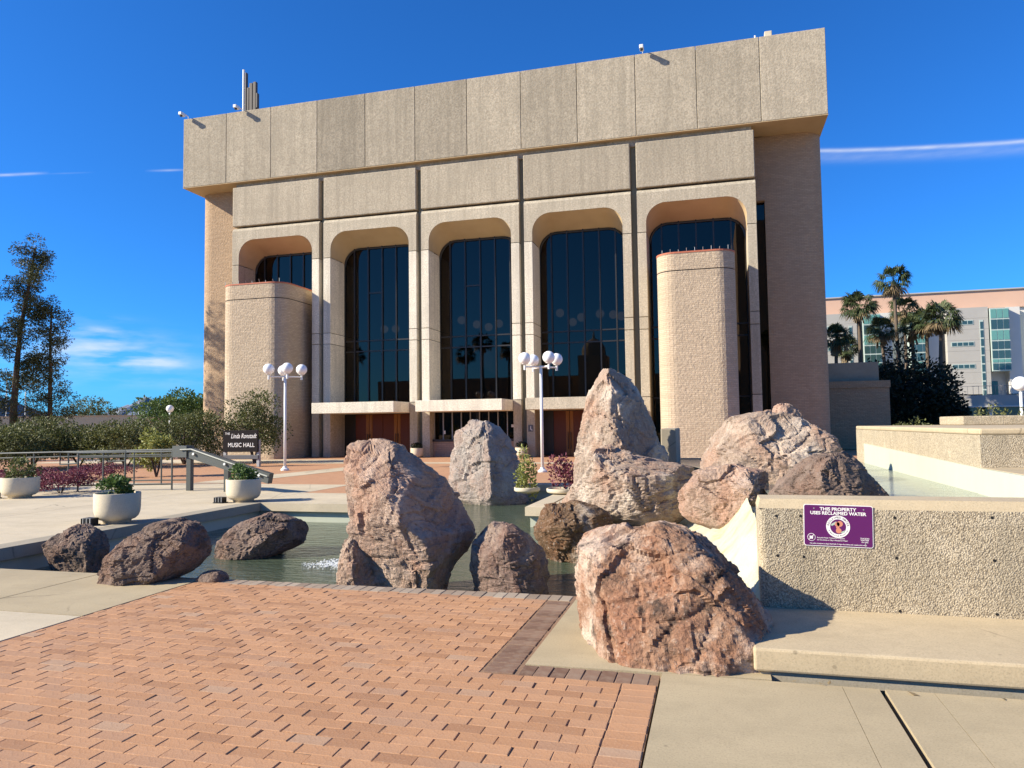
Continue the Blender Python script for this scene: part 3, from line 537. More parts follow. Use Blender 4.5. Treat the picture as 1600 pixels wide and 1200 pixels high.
up = empty('upper_pool', (1, 11, 0), 'raised pool of pale painted concrete behind the pebble wall', 'pool')
wp = [(.55, 6.5), (2.75, 6.5), (2.75, 17), (-.75, 17), (-.75, 15.2), (.1, 12.4), (.55, 9.6)]
rel(G().prism(wp, -.02, .70).obj('basin', 'pool_paint', up)); g = G(); g.add([(x, y, .80) for x, y in wp], [tuple(range(7))]); rel(g.obj('water', 'upper_water', up)); rel(G().box(-.75, 2.75, 17, 17.15, 0, .82).obj('spill_edge', 'grey_concrete', up))
rel(G().box(.33, .55, 6.52, 9.6, 0, .62).obj('side_wall', 'chute_paint', up)); rel(G().box(-1.05, -.75, 15.2, 17, 0, 1.5, .02).obj('left_wall', 'grey_concrete', up))
rel(G().box(2.72, 2.76, 6.52, 9.05, .5, 1.075).obj('liner', 'pool_paint', up)); rel(G().add([(2.735, 9.05, .5), (2.735, 15.4, .5), (2.735, 15.4, 1.17), (2.735, 9.05, 1.075), (2.76, 9.05, .5), (2.76, 15.4, .5), (2.76, 15.4, 1.17), (2.76, 9.05, 1.075)], [(0, 1, 2, 3), (3, 2, 6, 7), (1, 5, 6, 2)]).obj('liner', 'pool_paint', up))
pw_ = empty('planter_wall', (5, 12, 0), 'long pebble-faced raised planter wall beyond the upper pool', 'wall')
rel(G().box(2.762, 9, 9.05, 16.3, 0, 1.43).obj('face', 'pebble_wall', pw_)); rel(G().box(2.762, 9, 9.05, 16.3, 1.43, 1.5, .02).obj('cap', 'step_concrete', pw_)); rel(G().box(2.763, 9, 6.51, 9.045, 0, 1.08).obj('ledge', 'step_concrete', pw_)); rel(G().box(4.2, 9.0, 14.6, 16.0, 1.5, 1.66, .02).obj('back_kerb', 'pebble_wall', pw_))
# painted chute between the boulders
g = G(); nx, ny = 26, 26
for j in range(ny+1):
    for i in range(nx+1):
        x = .34-i*.105; y = 6.2+j*.24
        q_ = max(0, (.34-x)); z = (.72-1.5*q_ if q_ < .25 else .345-.62*(q_-.25)) - .45*max(0, (7.0-y)/.8) + .09*noise.noise((x*2.2, y*2.2, 3)) + .04*noise.noise((x*6, y*6, 1)); g.v.append((x, y, max(z, -.55)))
for j in range(ny):
    for i in range(nx): k = j*(nx+1)+i; g.f.append((k, k+1, k+nx+2, k+nx+1))
tag(g.obj('chute', 'chute_paint', None, True), 'cream painted water chute running down between the boulders', 'chute')
# ================================================================== PURPLE SIGN
sg = empty('purple_sign', (.885, 6.127, .805), 'purple metal sign about reclaimed water on the pebble wall', 'sign'); sg.rotation_euler.y = R_(1.2)
SWd, SHt = .245, .158
def rr(x, z, r, n=5):
    P = []
    for cx, cz, a in ((x-r, z-r, 0), (-x+r, z-r, .5*math.pi), (-x+r, -z+r, math.pi), (x-r, -z+r, 1.5*math.pi)): P += [(cx+r*math.cos(a+t*math.pi/2/n), cz+r*math.sin(a+t*math.pi/2/n)) for t in range(n+1)]
    return P
def plate(poly, y0, y1):
    n = len(poly); return G().add([(x, y1, z) for x, z in poly]+[(x, y0, z) for x, z in poly], [tuple(range(n)), tuple(range(2*n-1, n-1, -1))]+[(i, (i+1) % n, n+(i+1) % n, n+i) for i in range(n)])
plate(rr(SWd, SHt, .018), -.003, 0).obj('plate', 'sign_pink', sg).data.materials[0] = MATS['sign_white']
plate(rr(SWd-.0055, SHt-.0055, .014), -.0042, -.0028).obj('panel', 'sign_purple', sg)
def circ(r, cx=0, cz=0, n=36): return [(cx+r*math.cos(2*math.pi*k/n), cz+r*math.sin(2*math.pi*k/n)) for k in range(n)]
EZ = -.0045
def tx(s, size, x, z, sx=1.0, sh=0.0, align='CENTER', mat='sign_white', bold=.012): return text(s, size, mat, 'lettering', sg, Matrix.Translation((x, -.0048, z)) @ FRONT, sh, .0004, sx, align, bold)
tx('THIS PROPERTY', .034, 0, .124, 1.06, bold=.03); tx('USES RECLAIMED WATER', .034, 0, .093, 1.02, bold=.03)
plate(circ(.084, 0, -.006), -.0052, -.004).obj('emblem_ring', 'sign_white', sg); plate(circ(.056, 0, -.006), -.0058, -.005).obj('emblem_field', 'sign_purple', sg)
for r, a, c in ((.022, .012, .022), (.018, -.006, .018), (.02, .004, -.03), (.012, -.002, -.006)): plate(circ(r, a, c-.006, 14), -.0064-.0001*r, -.0056).obj('emblem_fruit', 'sign_pink', sg)
for P in ([(-.05, .012), (-.012, .035), (-.02, .012), (-.045, -.002)], [(.052, -.03), (.02, -.045), (.018, -.052), (.04, -.05)]): plate(P, -.0062, -.0056).obj('emblem_leaf', 'sign_leaf', sg)
def ringtext(s, r, a0, a1, size, top):
    for i, ch in enumerate(s):
        if ch == ' ': continue
        a = a0+(a1-a0)*i/(len(s)-1); rot = a-math.pi/2 if top else a+math.pi/2
        text(ch, size, 'sign_black', 'lettering', sg, Matrix.Translation((r*math.cos(a), -.0056, -.006+r*math.sin(a))) @ FRONT @ Matrix.Rotation(rot, 4, 'Z'), 0, .0003)
ringtext('RECLAIMED WATER', .0695, R_(170), R_(10), .021, True); ringtext('A Recycled Resource', .0695, R_(205), R_(335), .015, False)
tx('Recycled Water Treated For Irrigation', .0125, -.150, -.094, 1, 0, 'LEFT'); tx('Do Not Drink or Play in Reclaimed Water', .0125, -.150, -.111, 1, 0, 'LEFT'); tx('No beba ni juegue en Agua Reciclada. El Agua Reciclada está tratada para riego.', .0125, 0, -.138, 1.0)
tx('TUCSON', .014, .185, -.088, 1.1); tx('WATER', .014, .185, -.101, 1.2); tx('791-3242', .0125, .185, -.116)
plate(circ(.029, -.19, -.092, 24), -.0049, -.004).obj('no_drink_ring', 'sign_white', sg); plate(circ(.0255, -.19, -.092, 24), -.0053, -.0047).obj('no_drink_field', 'sign_purple', sg)
for q in ((-.006, .004), (.006, -.003)): plate([(-.196+q[0], -.105), (-.186+q[0], -.105), (-.184+q[0], -.082), (-.198+q[0], -.082)], -.0057, -.0052).obj('no_drink_cup', 'sign_white', sg)
plate([(-.211, -.112), (-.207, -.114), (-.169, -.072), (-.173, -.070)], -.006, -.0053).obj('no_drink_bar', 'sign_white', sg)
for u in ((-.17, .128), (.18, .128), (.19, -.128)): plate(circ(.005, *u, 10), -.006, -.004).obj('screw', 'grey_metal', sg)
# ================================================================== BOULDERS
def boulder(label, mat, Yc, lv, fd=.5, bd=.5, nu=96, nv=80, cuts=10, rough=1.0, seed=1, sharp=.6, slope=0.0):
    rr_ = random.Random(seed)
    yb = lv[-1][0]; xc = sum(l[1]+l[2] for l in lv)/len(lv)/2
    C = at(xc, yb, Yc); v = Vector((C.x, C.y, 0)).normalized(); u = Vector((v.y, -v.x, 0)); Cv = Vector((C.x, C.y, 0)).dot(v)
    def pt(x, y):
        d = ray(x, y); t = Cv/(d.x*v.x+d.y*v.y); p = Vector((0, 0, EYE))+d*t; return (p-C).dot(u), p.z
    L = []
    for (y, xl, xr, xm) in lv:
        a, z = pt(xl, y); c, _ = pt(xr, y); m, _ = pt(xm, y); L.append((z, a, c, m))
    W = max(c-a for _, a, c, _ in L); H = L[0][0]-L[-1][0]; S = min(W, H*1.2)
    rings = []
    for j in range(nv+1):
        t = j/nv; z = L[0][0]+(L[-1][0]-L[0][0])*t; k = 0
        while k < len(L)-2 and L[k+1][0] > z: k += 1
        s = (L[k][0]-z)/max(1e-6, L[k][0]-L[k+1][0]); a, c, m = (L[k][q]+(L[k+1][q]-L[k][q])*s for q in (1, 2, 3)); e = (c-a)*.042; rings.append((z, a-e, c+e, m))
    P = []
    zt_, zb_ = L[0][0], max(L[-1][0], -.02)
    for z, a, c, m in rings:
        w = c-a; f = fd*W*math.sqrt(max(.05, w/W))*(1-slope*max(0, min(1, (z-zb_)/(zt_-zb_)))); bk = bd*W*math.sqrt(max(.05, w/W))
        bu = (1-sharp)*.3
        cp = [(a, 0), (a+(m-a)*.5-bu*w*.3, -f*.5-bu*f), (m, -f), (m+(c-m)*.5+bu*w*.3, -f*.5-bu*f), (c, 0), (c-w*.12, bk*.7), ((a+c)/2, bk), (a+w*.12, bk*.7)]
        n = len(cp); seg = [math.dist(cp[i], cp[(i+1) % n]) for i in range(n)]; tot = sum(seg); ring = []
        # even spacing along the control polygon, corners softened by averaging
        cum = [0]
        for q in seg: cum.append(cum[-1]+q)
        for i in range(nu):
            d = tot*i/nu; k = 0
            while cum[k+1] < d: k += 1
            s = (d-cum[k])/seg[k]; p, q = cp[k], cp[(k+1) % n]; ring.append((p[0]+(q[0]-p[0])*s, p[1]+(q[1]-p[1])*s))
        for _ in range(2): ring = [tuple(.25*ring[i-1][k]+.5*ring[i][k]+.25*ring[(i+1) % nu][k] for k in (0, 1)) for i in range(nu)]
        P.append([Vector((x, y, z)) for x, y in ring])
    # top cap rings
    top = P[0]; cen = sum(top, Vector())/nu; caps = []
    for k, s in enumerate((.12, .35, .6, .82)): caps.append([cen+(p-cen)*s+Vector((0, 0, S*.012*(1-s))) for p in top])
    P = caps+P; allp = [p for r in P for p in r]
    # broken facets
    mid = Vector(((rings[len(rings)//2][1]+rings[len(rings)//2][2])/2, 0, (L[0][0]+L[-1][0])/2))
    for _ in range(cuts*2+4):
        d = Vector((rr_.uniform(-1, 1), rr_.uniform(-1, .6), rr_.uniform(-.3, .9))).normalized(); hs_ = max((p-mid).dot(d) for p in allp); h = hs_-S*rr_.uniform(.015, .088)
        for p in allp:
            e = (p-mid).dot(d)-h
            if e > 0: p -= d*e*.96
    # weathered surface
    off = Vector((seed*7.3, seed*3.1, seed*1.7)); k1 = 2.2/S
    for r in P:
        n = len(r); cz = sum(r, Vector())/n
        for i, p in enumerate(r):
            nrm = (p-cz); nrm.z += .15*S; nrm.normalize(); q = p*k1+off
            wq = q+Vector((noise.noise(q*1.3), noise.noise(q*1.3+Vector((9, 0, 0))), noise.noise(q*1.3+Vector((0, 9, 0)))))*.35
            vd = noise.voronoi(wq*1.5)[0]; crack = max(0.0, 1-(vd[1]-vd[0])/.07); vd2 = noise.voronoi(wq*4.2)[0]
            c1 = noise.cell(noise.voronoi(wq*1.7)[1][0]*91.7); c2 = noise.cell(noise.voronoi(wq*4.4+Vector((3, 1, 5)))[1][0]*57.3)
            d = .026*c1+.010*c2+.014*noise.noise(q)+.022*(.3-abs(noise.noise(wq*1.9)))+.017*(.3-abs(noise.noise(wq*4.1)))+.010*(vd2[0]-.4)+.010*(.3-abs(noise.noise(q*9)))+.008*(.3-abs(noise.noise(q*19)))+.005*noise.noise(q*38)-.018*crack
            r[i] = p+nrm*d*S*rough
    vs = [C.xy.to_3d()+u*p.x+v*p.y+Vector((0, 0, p.z)) for r in P for p in r]; fs = []
    m = len(P)
    for j in range(m-1):
        for i in range(nu): fs.append((j*nu+i, j*nu+(i+1) % nu, (j+1)*nu+(i+1) % nu, (j+1)*nu+i))
    fs.append(tuple(range(nu))); fs.append(tuple(range((m-1)*nu, m*nu)))
    g = G(); g.v = [tuple(p) for p in vs]; g.f = fs; o = g.obj('boulder', mat); tag(o, label, 'boulder', 'boulders of the fountain')
    return o
boulder('tall reddish boulder standing in the lower pool behind the brick edge', 'rock_red', 8.25, [(692, 547, 612, 590), (700, 541, 630, 606), (713, 539, 650, 610), (737, 539, 690, 608), (760, 546, 709, 608), (785, 551, 720, 618), (813, 553, 733, 630), (833, 554, 742, 655), (860, 562, 730, 672), (885, 572, 708, 674), (915, 584, 697, 676), (950, 588, 694, 672)], .42, .5, 150, 130, 9, .8, 3, .9)
boulder('small white-stained boulder at the splashing water', 'rock_pale', 8.05, [(830, 548, 562, 552), (845, 538, 568, 550), (870, 533, 578, 550), (895, 527, 588, 550), (915, 525, 600, 550), (945, 525, 600, 550)], .4, .4, 60, 50, 6, 1.2, 4)
boulder('grey boulder with a round head at the back of the lower pool', 'rock_grey', 18.6, [(659, 725, 768, 745), (668, 715, 778, 752), (680, 712, 790, 760), (700, 712, 798, 762), (715, 702, 806, 764), (735, 698, 813, 762), (755, 699, 822, 765), (775, 702, 828, 768), (787, 718, 829, 770), (805, 720, 829, 770)], .42, .45, 110, 90, 8, .8, 5, .85)
boulder('pointed tall pinkish boulder, the highest of the fountain', 'rock_pale', 14, [(571, 950, 963, 957), (580, 938, 972, 960), (587, 931, 993, 962), (599, 920, 1000, 963), (618, 913, 1006, 957), (633, 910, 1011, 952), (652, 907, 1018, 956), (686, 903, 1030, 962), (715, 903, 1042, 968), (735, 903, 1045, 970), (790, 903, 1045, 970)], .42, .45, 120, 110, 9, .8, 6, .9)
boulder('long pale boulder lying at the foot of the pointed boulder', 'rock_pale', 12, [(699, 940, 962, 950), (706, 925, 978, 950), (716, 916, 990, 952), (727, 907, 1060, 958), (735, 902, 1085, 965), (756, 890, 1085, 985), (775, 880, 1080, 990), (792, 873, 1072, 1000), (803, 888, 1068, 1005), (812, 930, 1062, 1010), (822, 985, 1050, 1030)], .36, .5, 150, 90, 8, 1.1, 7, .5)
boulder('rounded pinkish boulder resting on the cream chute', 'rock_red', 9.5, [(727, 1130, 1160, 1145), (733, 1105, 1185, 1150), (742, 1080, 1205, 1155), (755, 1052, 1202, 1160), (770, 1052, 1192, 1160), (789, 1056, 1182, 1160), (805, 1066, 1178, 1155), (815, 1080, 1174, 1150), (826, 1110, 1167, 1148), (842, 1128, 1160, 1148)], .42, .5, 110, 90, 8, 1.0, 8, .5)
boulder('broad pale boulder at the edge of the upper pool with a small rock behind', 'rock_pale', 10.6, [(648, 1190, 1225, 1205), (654, 1150, 1250, 1200), (662, 1125, 1264, 1205), (670, 1111, 1276, 1215), (687, 1097, 1294, 1245), (703, 1091, 1301, 1255), (725, 1089, 1302, 1258), (750, 1089, 1302, 1258), (800, 1089, 1302, 1258)], .28, .4, 140, 90, 8, 1.0, 9, .6)
boulder('small knob of rock peeping over the broad pale boulder', 'rock_red', 12.4, [(632, 1214, 1232, 1222), (638, 1209, 1243, 1225), (650, 1206, 1250, 1228), (670, 1205, 1255, 1228), (745, 1203, 1258, 1228)], .45, .45, 60, 60, 6, 1.2, 10)
boulder('dark brown boulder just behind the pebble wall', 'rock_brown', 8.3, [(706, 1295, 1315, 1300), (712, 1275, 1328, 1300), (722, 1250, 1340, 1290), (735, 1235, 1357, 1285), (750, 1215, 1373, 1285), (765, 1206, 1390, 1290), (800, 1200, 1402, 1290)], .35, .4, 120, 80, 8, 1.0, 11, .8)
boulder('large rusty boulder on the paving in front of the fountain', 'rock_rust', 5.66, [(817, 985, 1035, 1010), (824, 962, 1068, 1010), (834, 938, 1090, 1000), (845, 910, 1112, 1000), (860, 900, 1130, 1000), (880, 894, 1150, 1000), (905, 886, 1164, 1010), (929, 882, 1176, 1020), (950, 880, 1186, 1030), (975, 882, 1196, 1040), (990, 890, 1200, 1050), (1009, 900, 1202, 1060), (1040, 905, 1202, 1065), (1078, 910, 1202, 1070)], .52, .40, 190, 150, 9, .8, 12, -.35, .55)
boulder('dark squat boulder in the lower pool between tall and rusty boulders', 'rock_brown', 8.3, [(818, 765, 805, 785), (828, 748, 827, 790), (842, 737, 841, 795), (860, 732, 850, 805), (880, 734, 852, 810), (900, 737, 855, 810), (922, 740, 862, 812), (955, 742, 864, 812)], .45, .45, 110, 80, 8, .9, 13, .6).data.materials[0] = MATS['rock_mid']
boulder('wet white and brown boulder between the dark squat boulder and the chute', 'rock_wet', 11.0, [(787, 850, 900, 870), (795, 836, 930, 872), (805, 829, 950, 875), (820, 830, 955, 880), (835, 836, 955, 890), (850, 845, 952, 900), (868, 858, 948, 905), (895, 868, 945, 910)], .4, .5, 110, 80, 7, 1.2, 14, .5)
boulder('brown boulder in the shaded pool corner just below the coping', 'rock_brown', 8.75, [(819, 124, 141, 138), (824, 112, 146, 140), (832, 98, 153, 139), (842, 83, 165, 138), (856, 66, 176, 136), (868, 70, 172, 136), (880, 80, 166, 136), (895, 86, 162, 136), (915, 88, 162, 136)], .45, .45, 100, 80, 7, 1.0, 15, .9)
boulder('dark brown boulder leaning over the concrete slab at the pool edge', 'rock_brown', 6.75, [(818, 248, 305, 290), (824, 222, 320, 295), (835, 203, 331, 288), (850, 190, 332, 280), (865, 172, 329, 268), (882, 158, 324, 258), (897, 151, 314, 245), (908, 147, 290, 235), (920, 143, 262, 215), (938, 141, 225, 180)], .30, .4, 150, 100, 8, 1.1, 16, .7)
boulder('brown boulder lying in the green water of the lower pool', 'rock_brown', 10.4, [(805, 412, 438, 425), (812, 388, 456, 425), (822, 370, 478, 425), (831, 359, 488, 428), (842, 350, 485, 425), (850, 335, 481, 420), (860, 331, 471, 410), (870, 329, 440, 390), (882, 332, 420, 375), (897, 335, 410, 375)], .35, .45, 130, 80, 7, 1.1, 17, .7)
boulder('small flat dark rock on the pool edge beside the bricks', 'rock_brown', 6.85, [(893, 325, 345, 338), (898, 312, 352, 338), (905, 305, 357, 338), (915, 305, 357, 338)], .5, .5, 50, 30, 4, 1.0, 18)
# splash foam beside the white-stained rock
g = G(); rf = random.Random(5)
for i in range(420):
    s_ = rf.random(); p = gz(470+65*s_**.6+rf.gauss(0, 3), 882-2*s_+rf.gauss(0, 2.2+2*s_), -.4); r = rf.uniform(.004, .012+.016*s_); g.ball((p.x, p.y, -.398), r, 6, .45)
tag(g.obj('splash_foam', 'foam'), 'white splashing foam on the green pool water', 'foam', None, 'stuff')
# ================================================================== FOLIAGE HELPERS
def leaves(blobs, size, seed, up=.3, asp=.5, drop=0.0):
    """many small leaf faces spread through ellipsoid clumps: (centre, radii, count)"""
    r = random.Random(seed); g = G()
    for c, rad, n in blobs:
        for _ in range(n):
            while True:
                p = Vector((r.uniform(-1, 1), r.uniform(-1, 1), r.uniform(-1, 1)))
                if .12 < p.length < 1: break
            p *= p.length**-.35 if p.length < .9 else 1
            q = Vector((c[0]+p.x*rad[0], c[1]+p.y*rad[1], c[2]+p.z*rad[2]))
            d = (p.normalized()*.7+Vector((r.gauss(0, .6), r.gauss(0, .6), r.gauss(up, .5)-drop))).normalized(); s = d.cross(Vector((r.gauss(0, 1), r.gauss(0, 1), r.gauss(0, 1)))).normalized()
            L = size*r.uniform(.6, 1.35); w = L*asp; n3 = d.cross(s)*L*.12; k = len(g.v)
            g.v += [tuple(q), tuple(q+d*L*.5+s*w*.5+n3), tuple(q+d*L), tuple(q+d*L*.5-s*w*.5+n3)]; g.f.append((k, k+1, k+2, k+3))
    return g
def foliage(g, name, mat, parent):
    me = bpy.data.meshes.new(name); me.from_pydata(g.v, [], g.f); me.materials.append(MATS[mat]); return link(name, me, parent)
def clumps(c, R, Rz, n, cnt, seed, rr=(.3, .5)):
    r = random.Random(seed); out = []
    for _ in range(n):
        a = r.uniform(0, 6.283); e = r.uniform(-.7, 1); k = r.uniform(.45, .95); h = math.sqrt(max(.1, 1-e*e)); q = r.uniform(*rr)
        out.append(((c[0]+R*k*h*math.cos(a), c[1]+R*k*h*math.sin(a), c[2]+Rz*k*e), (R*q, R*q, Rz*q*.9), cnt))
    return out
def shrub(x, y, R, H, label, mat='leaf_olive', seed=1, group=None, n=16, cnt=170, leaf=.09, name='shrub', z0=0.0, cat='shrub'):
    o = empty(name, (x, y, z0), label, cat, group); r = random.Random(seed); g = G()
    for k in range(6):
        a = r.uniform(0, 6.28); g.tube([(0, 0, -.05), (math.cos(a)*R*.25, math.sin(a)*R*.25, H*.35), (math.cos(a)*R*.6, math.sin(a)*R*.6, H*.75)], .035*H/2, 5, .008)
    foliage(g, 'stems', 'bark', o); foliage(leaves(clumps((0, 0, H*.52), R, H*.47, n, cnt, seed), leaf, seed), 'foliage', mat, o); return o
# ================================================================== PLANTERS
def planter(x, y, label, r=.33, h=.5, plant='leaf_green', seed=1, ph=.28, rot=0, group='bowl planters'):
    o = empty('planter', (x, y, 0), label, 'planter', group); k = 1.22
    prof = [(r*.62, 0), (r*.63, .05), (r*.80, .07), (r*.93, h*.22), (r*1.0, h*.34), (r*1.03, h*.5), (r*1.04, h-.01), (r*1.03, h), (r*.95, h), (r*.93, h-.06)]
    b_ = G().lathe(prof, (0, 0, 0), 36).obj('bowl', 'planter_concrete', o, False); 
    for p in b_.data.polygons: p.use_smooth = len(p.vertices) == 4
    G().lathe([(r*.93, 0), (r*.93, .02)], (0, 0, h-.07), 20).obj('soil', 'soil', o)
    foliage(leaves(clumps((0, 0, h+ph*.3), r*.85, ph*.75, 11, 70, seed, (.3, .5)), .075, seed, .5, .6), 'plant', plant, o)['kind'] = 'stuff'; return o
planter(-10.12, 10.75, 'cream bowl planter with a dark green plant near the coping corner spotlight', .36, .52, 'leaf_green', 2, .26)
planter(-10.12, 14.35, 'cream bowl planter at the back corner of the lower pool', .36, .50, 'leaf_green', 3, .3)
planter(-16.45, 14.4, 'cream bowl planter in front of the purple flower bed', .40, .50, 'leaf_olive', 4, .5)
planter(-15.0, 36.0, 'small white planter by the channel between doors and ticket window', .32, .5, 'leaf_dark', 5, .22); planter(-9.35, 36.0, 'small white planter by the column with the access sign', .32, .5, 'leaf_dark', 6, .22)
planter(-4.35, 17.2, 'cream bowl with a yellow-green plant behind the lower pool', .30, .13, 'leaf_yellow', 7, .95); planter(-3.45, 17.0, 'cream bowl overgrown by a purple plant behind the lower pool', .36, .13, 'leaf_purple', 8, .85)
for x, y, lb in ((-10.3, 10.35, 'black ribbed spotlight beside the near cream planter'), (-10.45, 14.0, 'black ribbed spotlight at the pool corner planter'), (-16.95, 14.15, 'black ribbed spotlight by the planter at the flower bed')):
    s = empty('spotlight', (x, y, 0), lb, 'spotlight', 'ground spotlights'); G().box(-.1, .1, -.08, .08, .02, .13, .01).box(-.12, .12, -.1, .1, 0, .02).obj('housing', 'black_plastic', s)
    for q in range(6): G().box(-.1+q*.036, -.088+q*.036, -.098, -.081, .025, .125).obj('rib', 'grey_metal' if q % 2 else 'black_plastic', s)
# ================================================================== LAMP POSTS
def lamp(x, y, H, label, globes, arm=.5, R=.21, rz=0.0):
    o = empty('lamp_post', (x, y, 0), label, 'lamp', 'globe lamps', rz)
    G().lathe([(.16, 0), (.16, .06), (.09, .10), (.07, .16)], n=16).obj('base', 'white_paint', o); G().tube([(0, 0, .1), (0, 0, H)], .055, 12, .05).obj('pole', 'white_paint', o, True)
    for dx, dy in globes:
        a = G().tube([(0, 0, H-.05), (dx, dy, H-.05)], .026, 8).tube([(dx, dy, H-.16), (dx, dy, H+.05)], .04, 8).lathe([(.10, 0), (.12, .04)], (dx, dy, H+.04), 16).obj('arm', 'white_paint', o)
        G().ball((dx, dy, H+.04+R*.95), R, 28).obj('globe', 'lamp_globe', o, True)
gl4 = [(.58, .2), (-.58, -.2), (.2, -.58), (-.2, .58)]
lamp(-15.95, 25.2, 3.65, 'four-globe white lamp post on the plaza near the name board', gl4, rz=.35); lamp(-5.72, 24.8, 3.65, 'four-globe white lamp post in front of the middle bays', gl4, rz=.35)
lamp(-28.8, 34.2, 2.55, 'single-globe lamp among the olive shrubs', [(0.001, 0)], R=.2); lamp(10.5, 30, 2.55, 'single-globe lamp beyond the upper pool planter', [(.001, 0)], R=.26)
# ================================================================== RAILINGS
rl = empty('ramp_railing', (-15.2, 16.6, 0), 'thin grey pipe railing along the ramp', 'railing')
F0, F1 = Vector((-16.45, 16.1, 0)), Vector((-14.1, 16.85, 0)); B0, B1 = Vector((-20.6, 17.2, 0)), Vector((-14.9, 18.5, 0))
def rp(g, name, mat): return rel(g.obj(name, mat, rl))
for t in (0, .5, 1): p = F0.lerp(F1, t); rp(G().tube([p, p+Vector((0, 0, 1.03))], .024, 8), 'post', 'rail_steel')
for t in (.0, .2, .38, .56, .72, .86, 1): p = B0.lerp(B1, t); rp(G().tube([p, p+Vector((0, 0, .98+.06*t))], .022, 8), 'post', 'rail_steel')
up_ = Vector((0, 0, 1))
for z, m in ((1.03, 'rail_light'), (.90, 'rail_steel'), (.16, 'rail_steel')): rp(G().tube([F0+up_*z, F1+up_*z], .022, 8), 'rail', m)
for z, z2, m in ((.98, 1.04, 'rail_light'), (.84, .9, 'rail_steel'), (.14, .14, 'rail_steel')): rp(G().tube([B0+up_*z, B1+up_*z2], .02, 8), 'rail', m)
rp(G().tube([F0+up_*1.03, F0+Vector((-.5, -.1, 1.05)), F0+Vector((-.5, -.1, .72)), F0+up_*.75], .022, 8), 'return_loop', 'rail_steel'); rp(G().tube([F0.lerp(F1, .5)+up_*1.06, F0.lerp(F1, .5)+Vector((-.45, -.12, 1.06)), F0.lerp(F1, .5)+Vector((-.45, -.12, .78)), F0.lerp(F1, .5)+up_*.8], .022, 8), 'return_loop', 'rail_steel')
bm_ = empty('beam_rail', (-12.6, 16.6, 0), 'heavy dark steel beam sloping down on two square posts with a handrail', 'railing')
A, Bq = Vector((-13.95, 16.82, 1.03)), Vector((-13.55, 16.75, 1.03)); Cq = Vector((-10.75, 16.35, .36))
rel(G().beam(A, Bq+Vector((.1, 0, 0)), .26, .30).obj('beam_head', 'beam_steel', bm_)); rel(G().beam(Bq, Cq, .16, .26).obj('beam', 'beam_steel', bm_))
for t, w in ((.04, .13), (.5, .13)): p = Bq.lerp(Cq, t); rel(G().box(p.x-w/2, p.x+w/2, p.y-w/2, p.y+w/2, 0, p.z-.1).obj('post', 'beam_steel', bm_))
o3 = Vector((0, -.14, .06)); rel(G().tube([Bq+o3+Vector((-.1, 0, -.01)), Bq+o3+Vector((.25, 0, .0)), Cq+o3], .022, 8).obj('handrail', 'rail_light', bm_))
for t in (.12, .5, .9): p = Bq.lerp(Cq, t); rel(G().tube([p+Vector((0, -.06, 0)), p+Vector((0, -.14, .02))], .035, 8).obj('bracket', 'grey_metal', bm_))
# ================================================================== MUSIC HALL SIGN
ms_ = empty('hall_sign', (-19.55, 27.5, 0), 'black music hall name board with white lettering on two posts', 'sign'); ms_.rotation_euler.z = .05; ms_.scale = (.92, .92, .96)
G().box(-.9, .9, -.04, .04, .66, 1.62, .01).obj('board', 'sign_black', ms_)
for x in (-.86, .86): G().box(x-.07, x+.07, .05, .19, 0, 1.60 if x < 0 else 1.2, .01).obj('post', 'grey_metal', ms_)
G().box(-.9, .9, .0, .1, .34, .52, .01).obj('lower_rail', 'plate_grey', ms_)
def st_(s, size, x, z, sx=1, sh=0.0): return text(s, size, 'sign_white', 'lettering', ms_, Matrix.Translation((x, -.043, z)) @ FRONT, sh, .002, sx)
st_('THE', .14, -.66, 1.47); st_('Linda Ronstadt', .30, .17, 1.36, .72, .3); st_('MUSIC HALL', .27, .05, .96, .92)
# ================================================================== SHRUBS AND FLOWERS ON THE LEFT
SG = 'olive shrubs left of the hall'
for i, (px_, Y, R, H, lb) in enumerate(((-10, 24, 2.0, 2.0, 'olive shrub behind the planter at the flower bed'), (50, 26.5, 2.0, 2.2, 'olive shrub at the foot of the leaning tree'), (125, 28, 1.8, 1.85, 'low olive shrub between leaning tree and yellow-green clump, touching the beige wall'), (198, 27, 1.7, 2.0, 'olive shrub right behind the yellow-green clump'), (288, 29.5, 1.8, 2.6, 'olive shrub by the single-globe lamp'))):
    p = at(px_, 680, Y); shrub(p.x, p.y, R, H, lb, 'leaf_olive', 40+i, SG, 28, 310, .115)
p = at(398, 680, 30.5); shrub(p.x, p.y, 1.35, 3.3, 'tall olive shrub behind the name board against the stair tower', 'leaf_olive', 50, SG, 26, 330, .11)
p = at(245, 680, 21.5); shrub(p.x, p.y, .62, 1.55, 'yellow-green grassy clump behind the railing', 'leaf_yellow', 51, None, 14, 160, .13)
for i, (px_, Y, R, H, lb) in enumerate(((95, 15.6, .75, .62, 'near half of the purple flower bed behind the planter'), (68, 16.6, .7, .6, 'far half of the purple flower bed behind the planter'), (150, 20.5, .9, .5, 'low purple flowers beyond the railing'), (10, 15.8, .7, .6, 'purple flowers beside the spotlight of the flower bed planter'))):
    p = gz(px_, 668+1848/(Y*1.02), 0); p = at(px_, 760, Y); shrub(p.x, p.y, R, H, lb, 'leaf_purple', 60+i, 'purple flower beds', 14, 150, .07, 'flower_bed', 0, 'flowers')
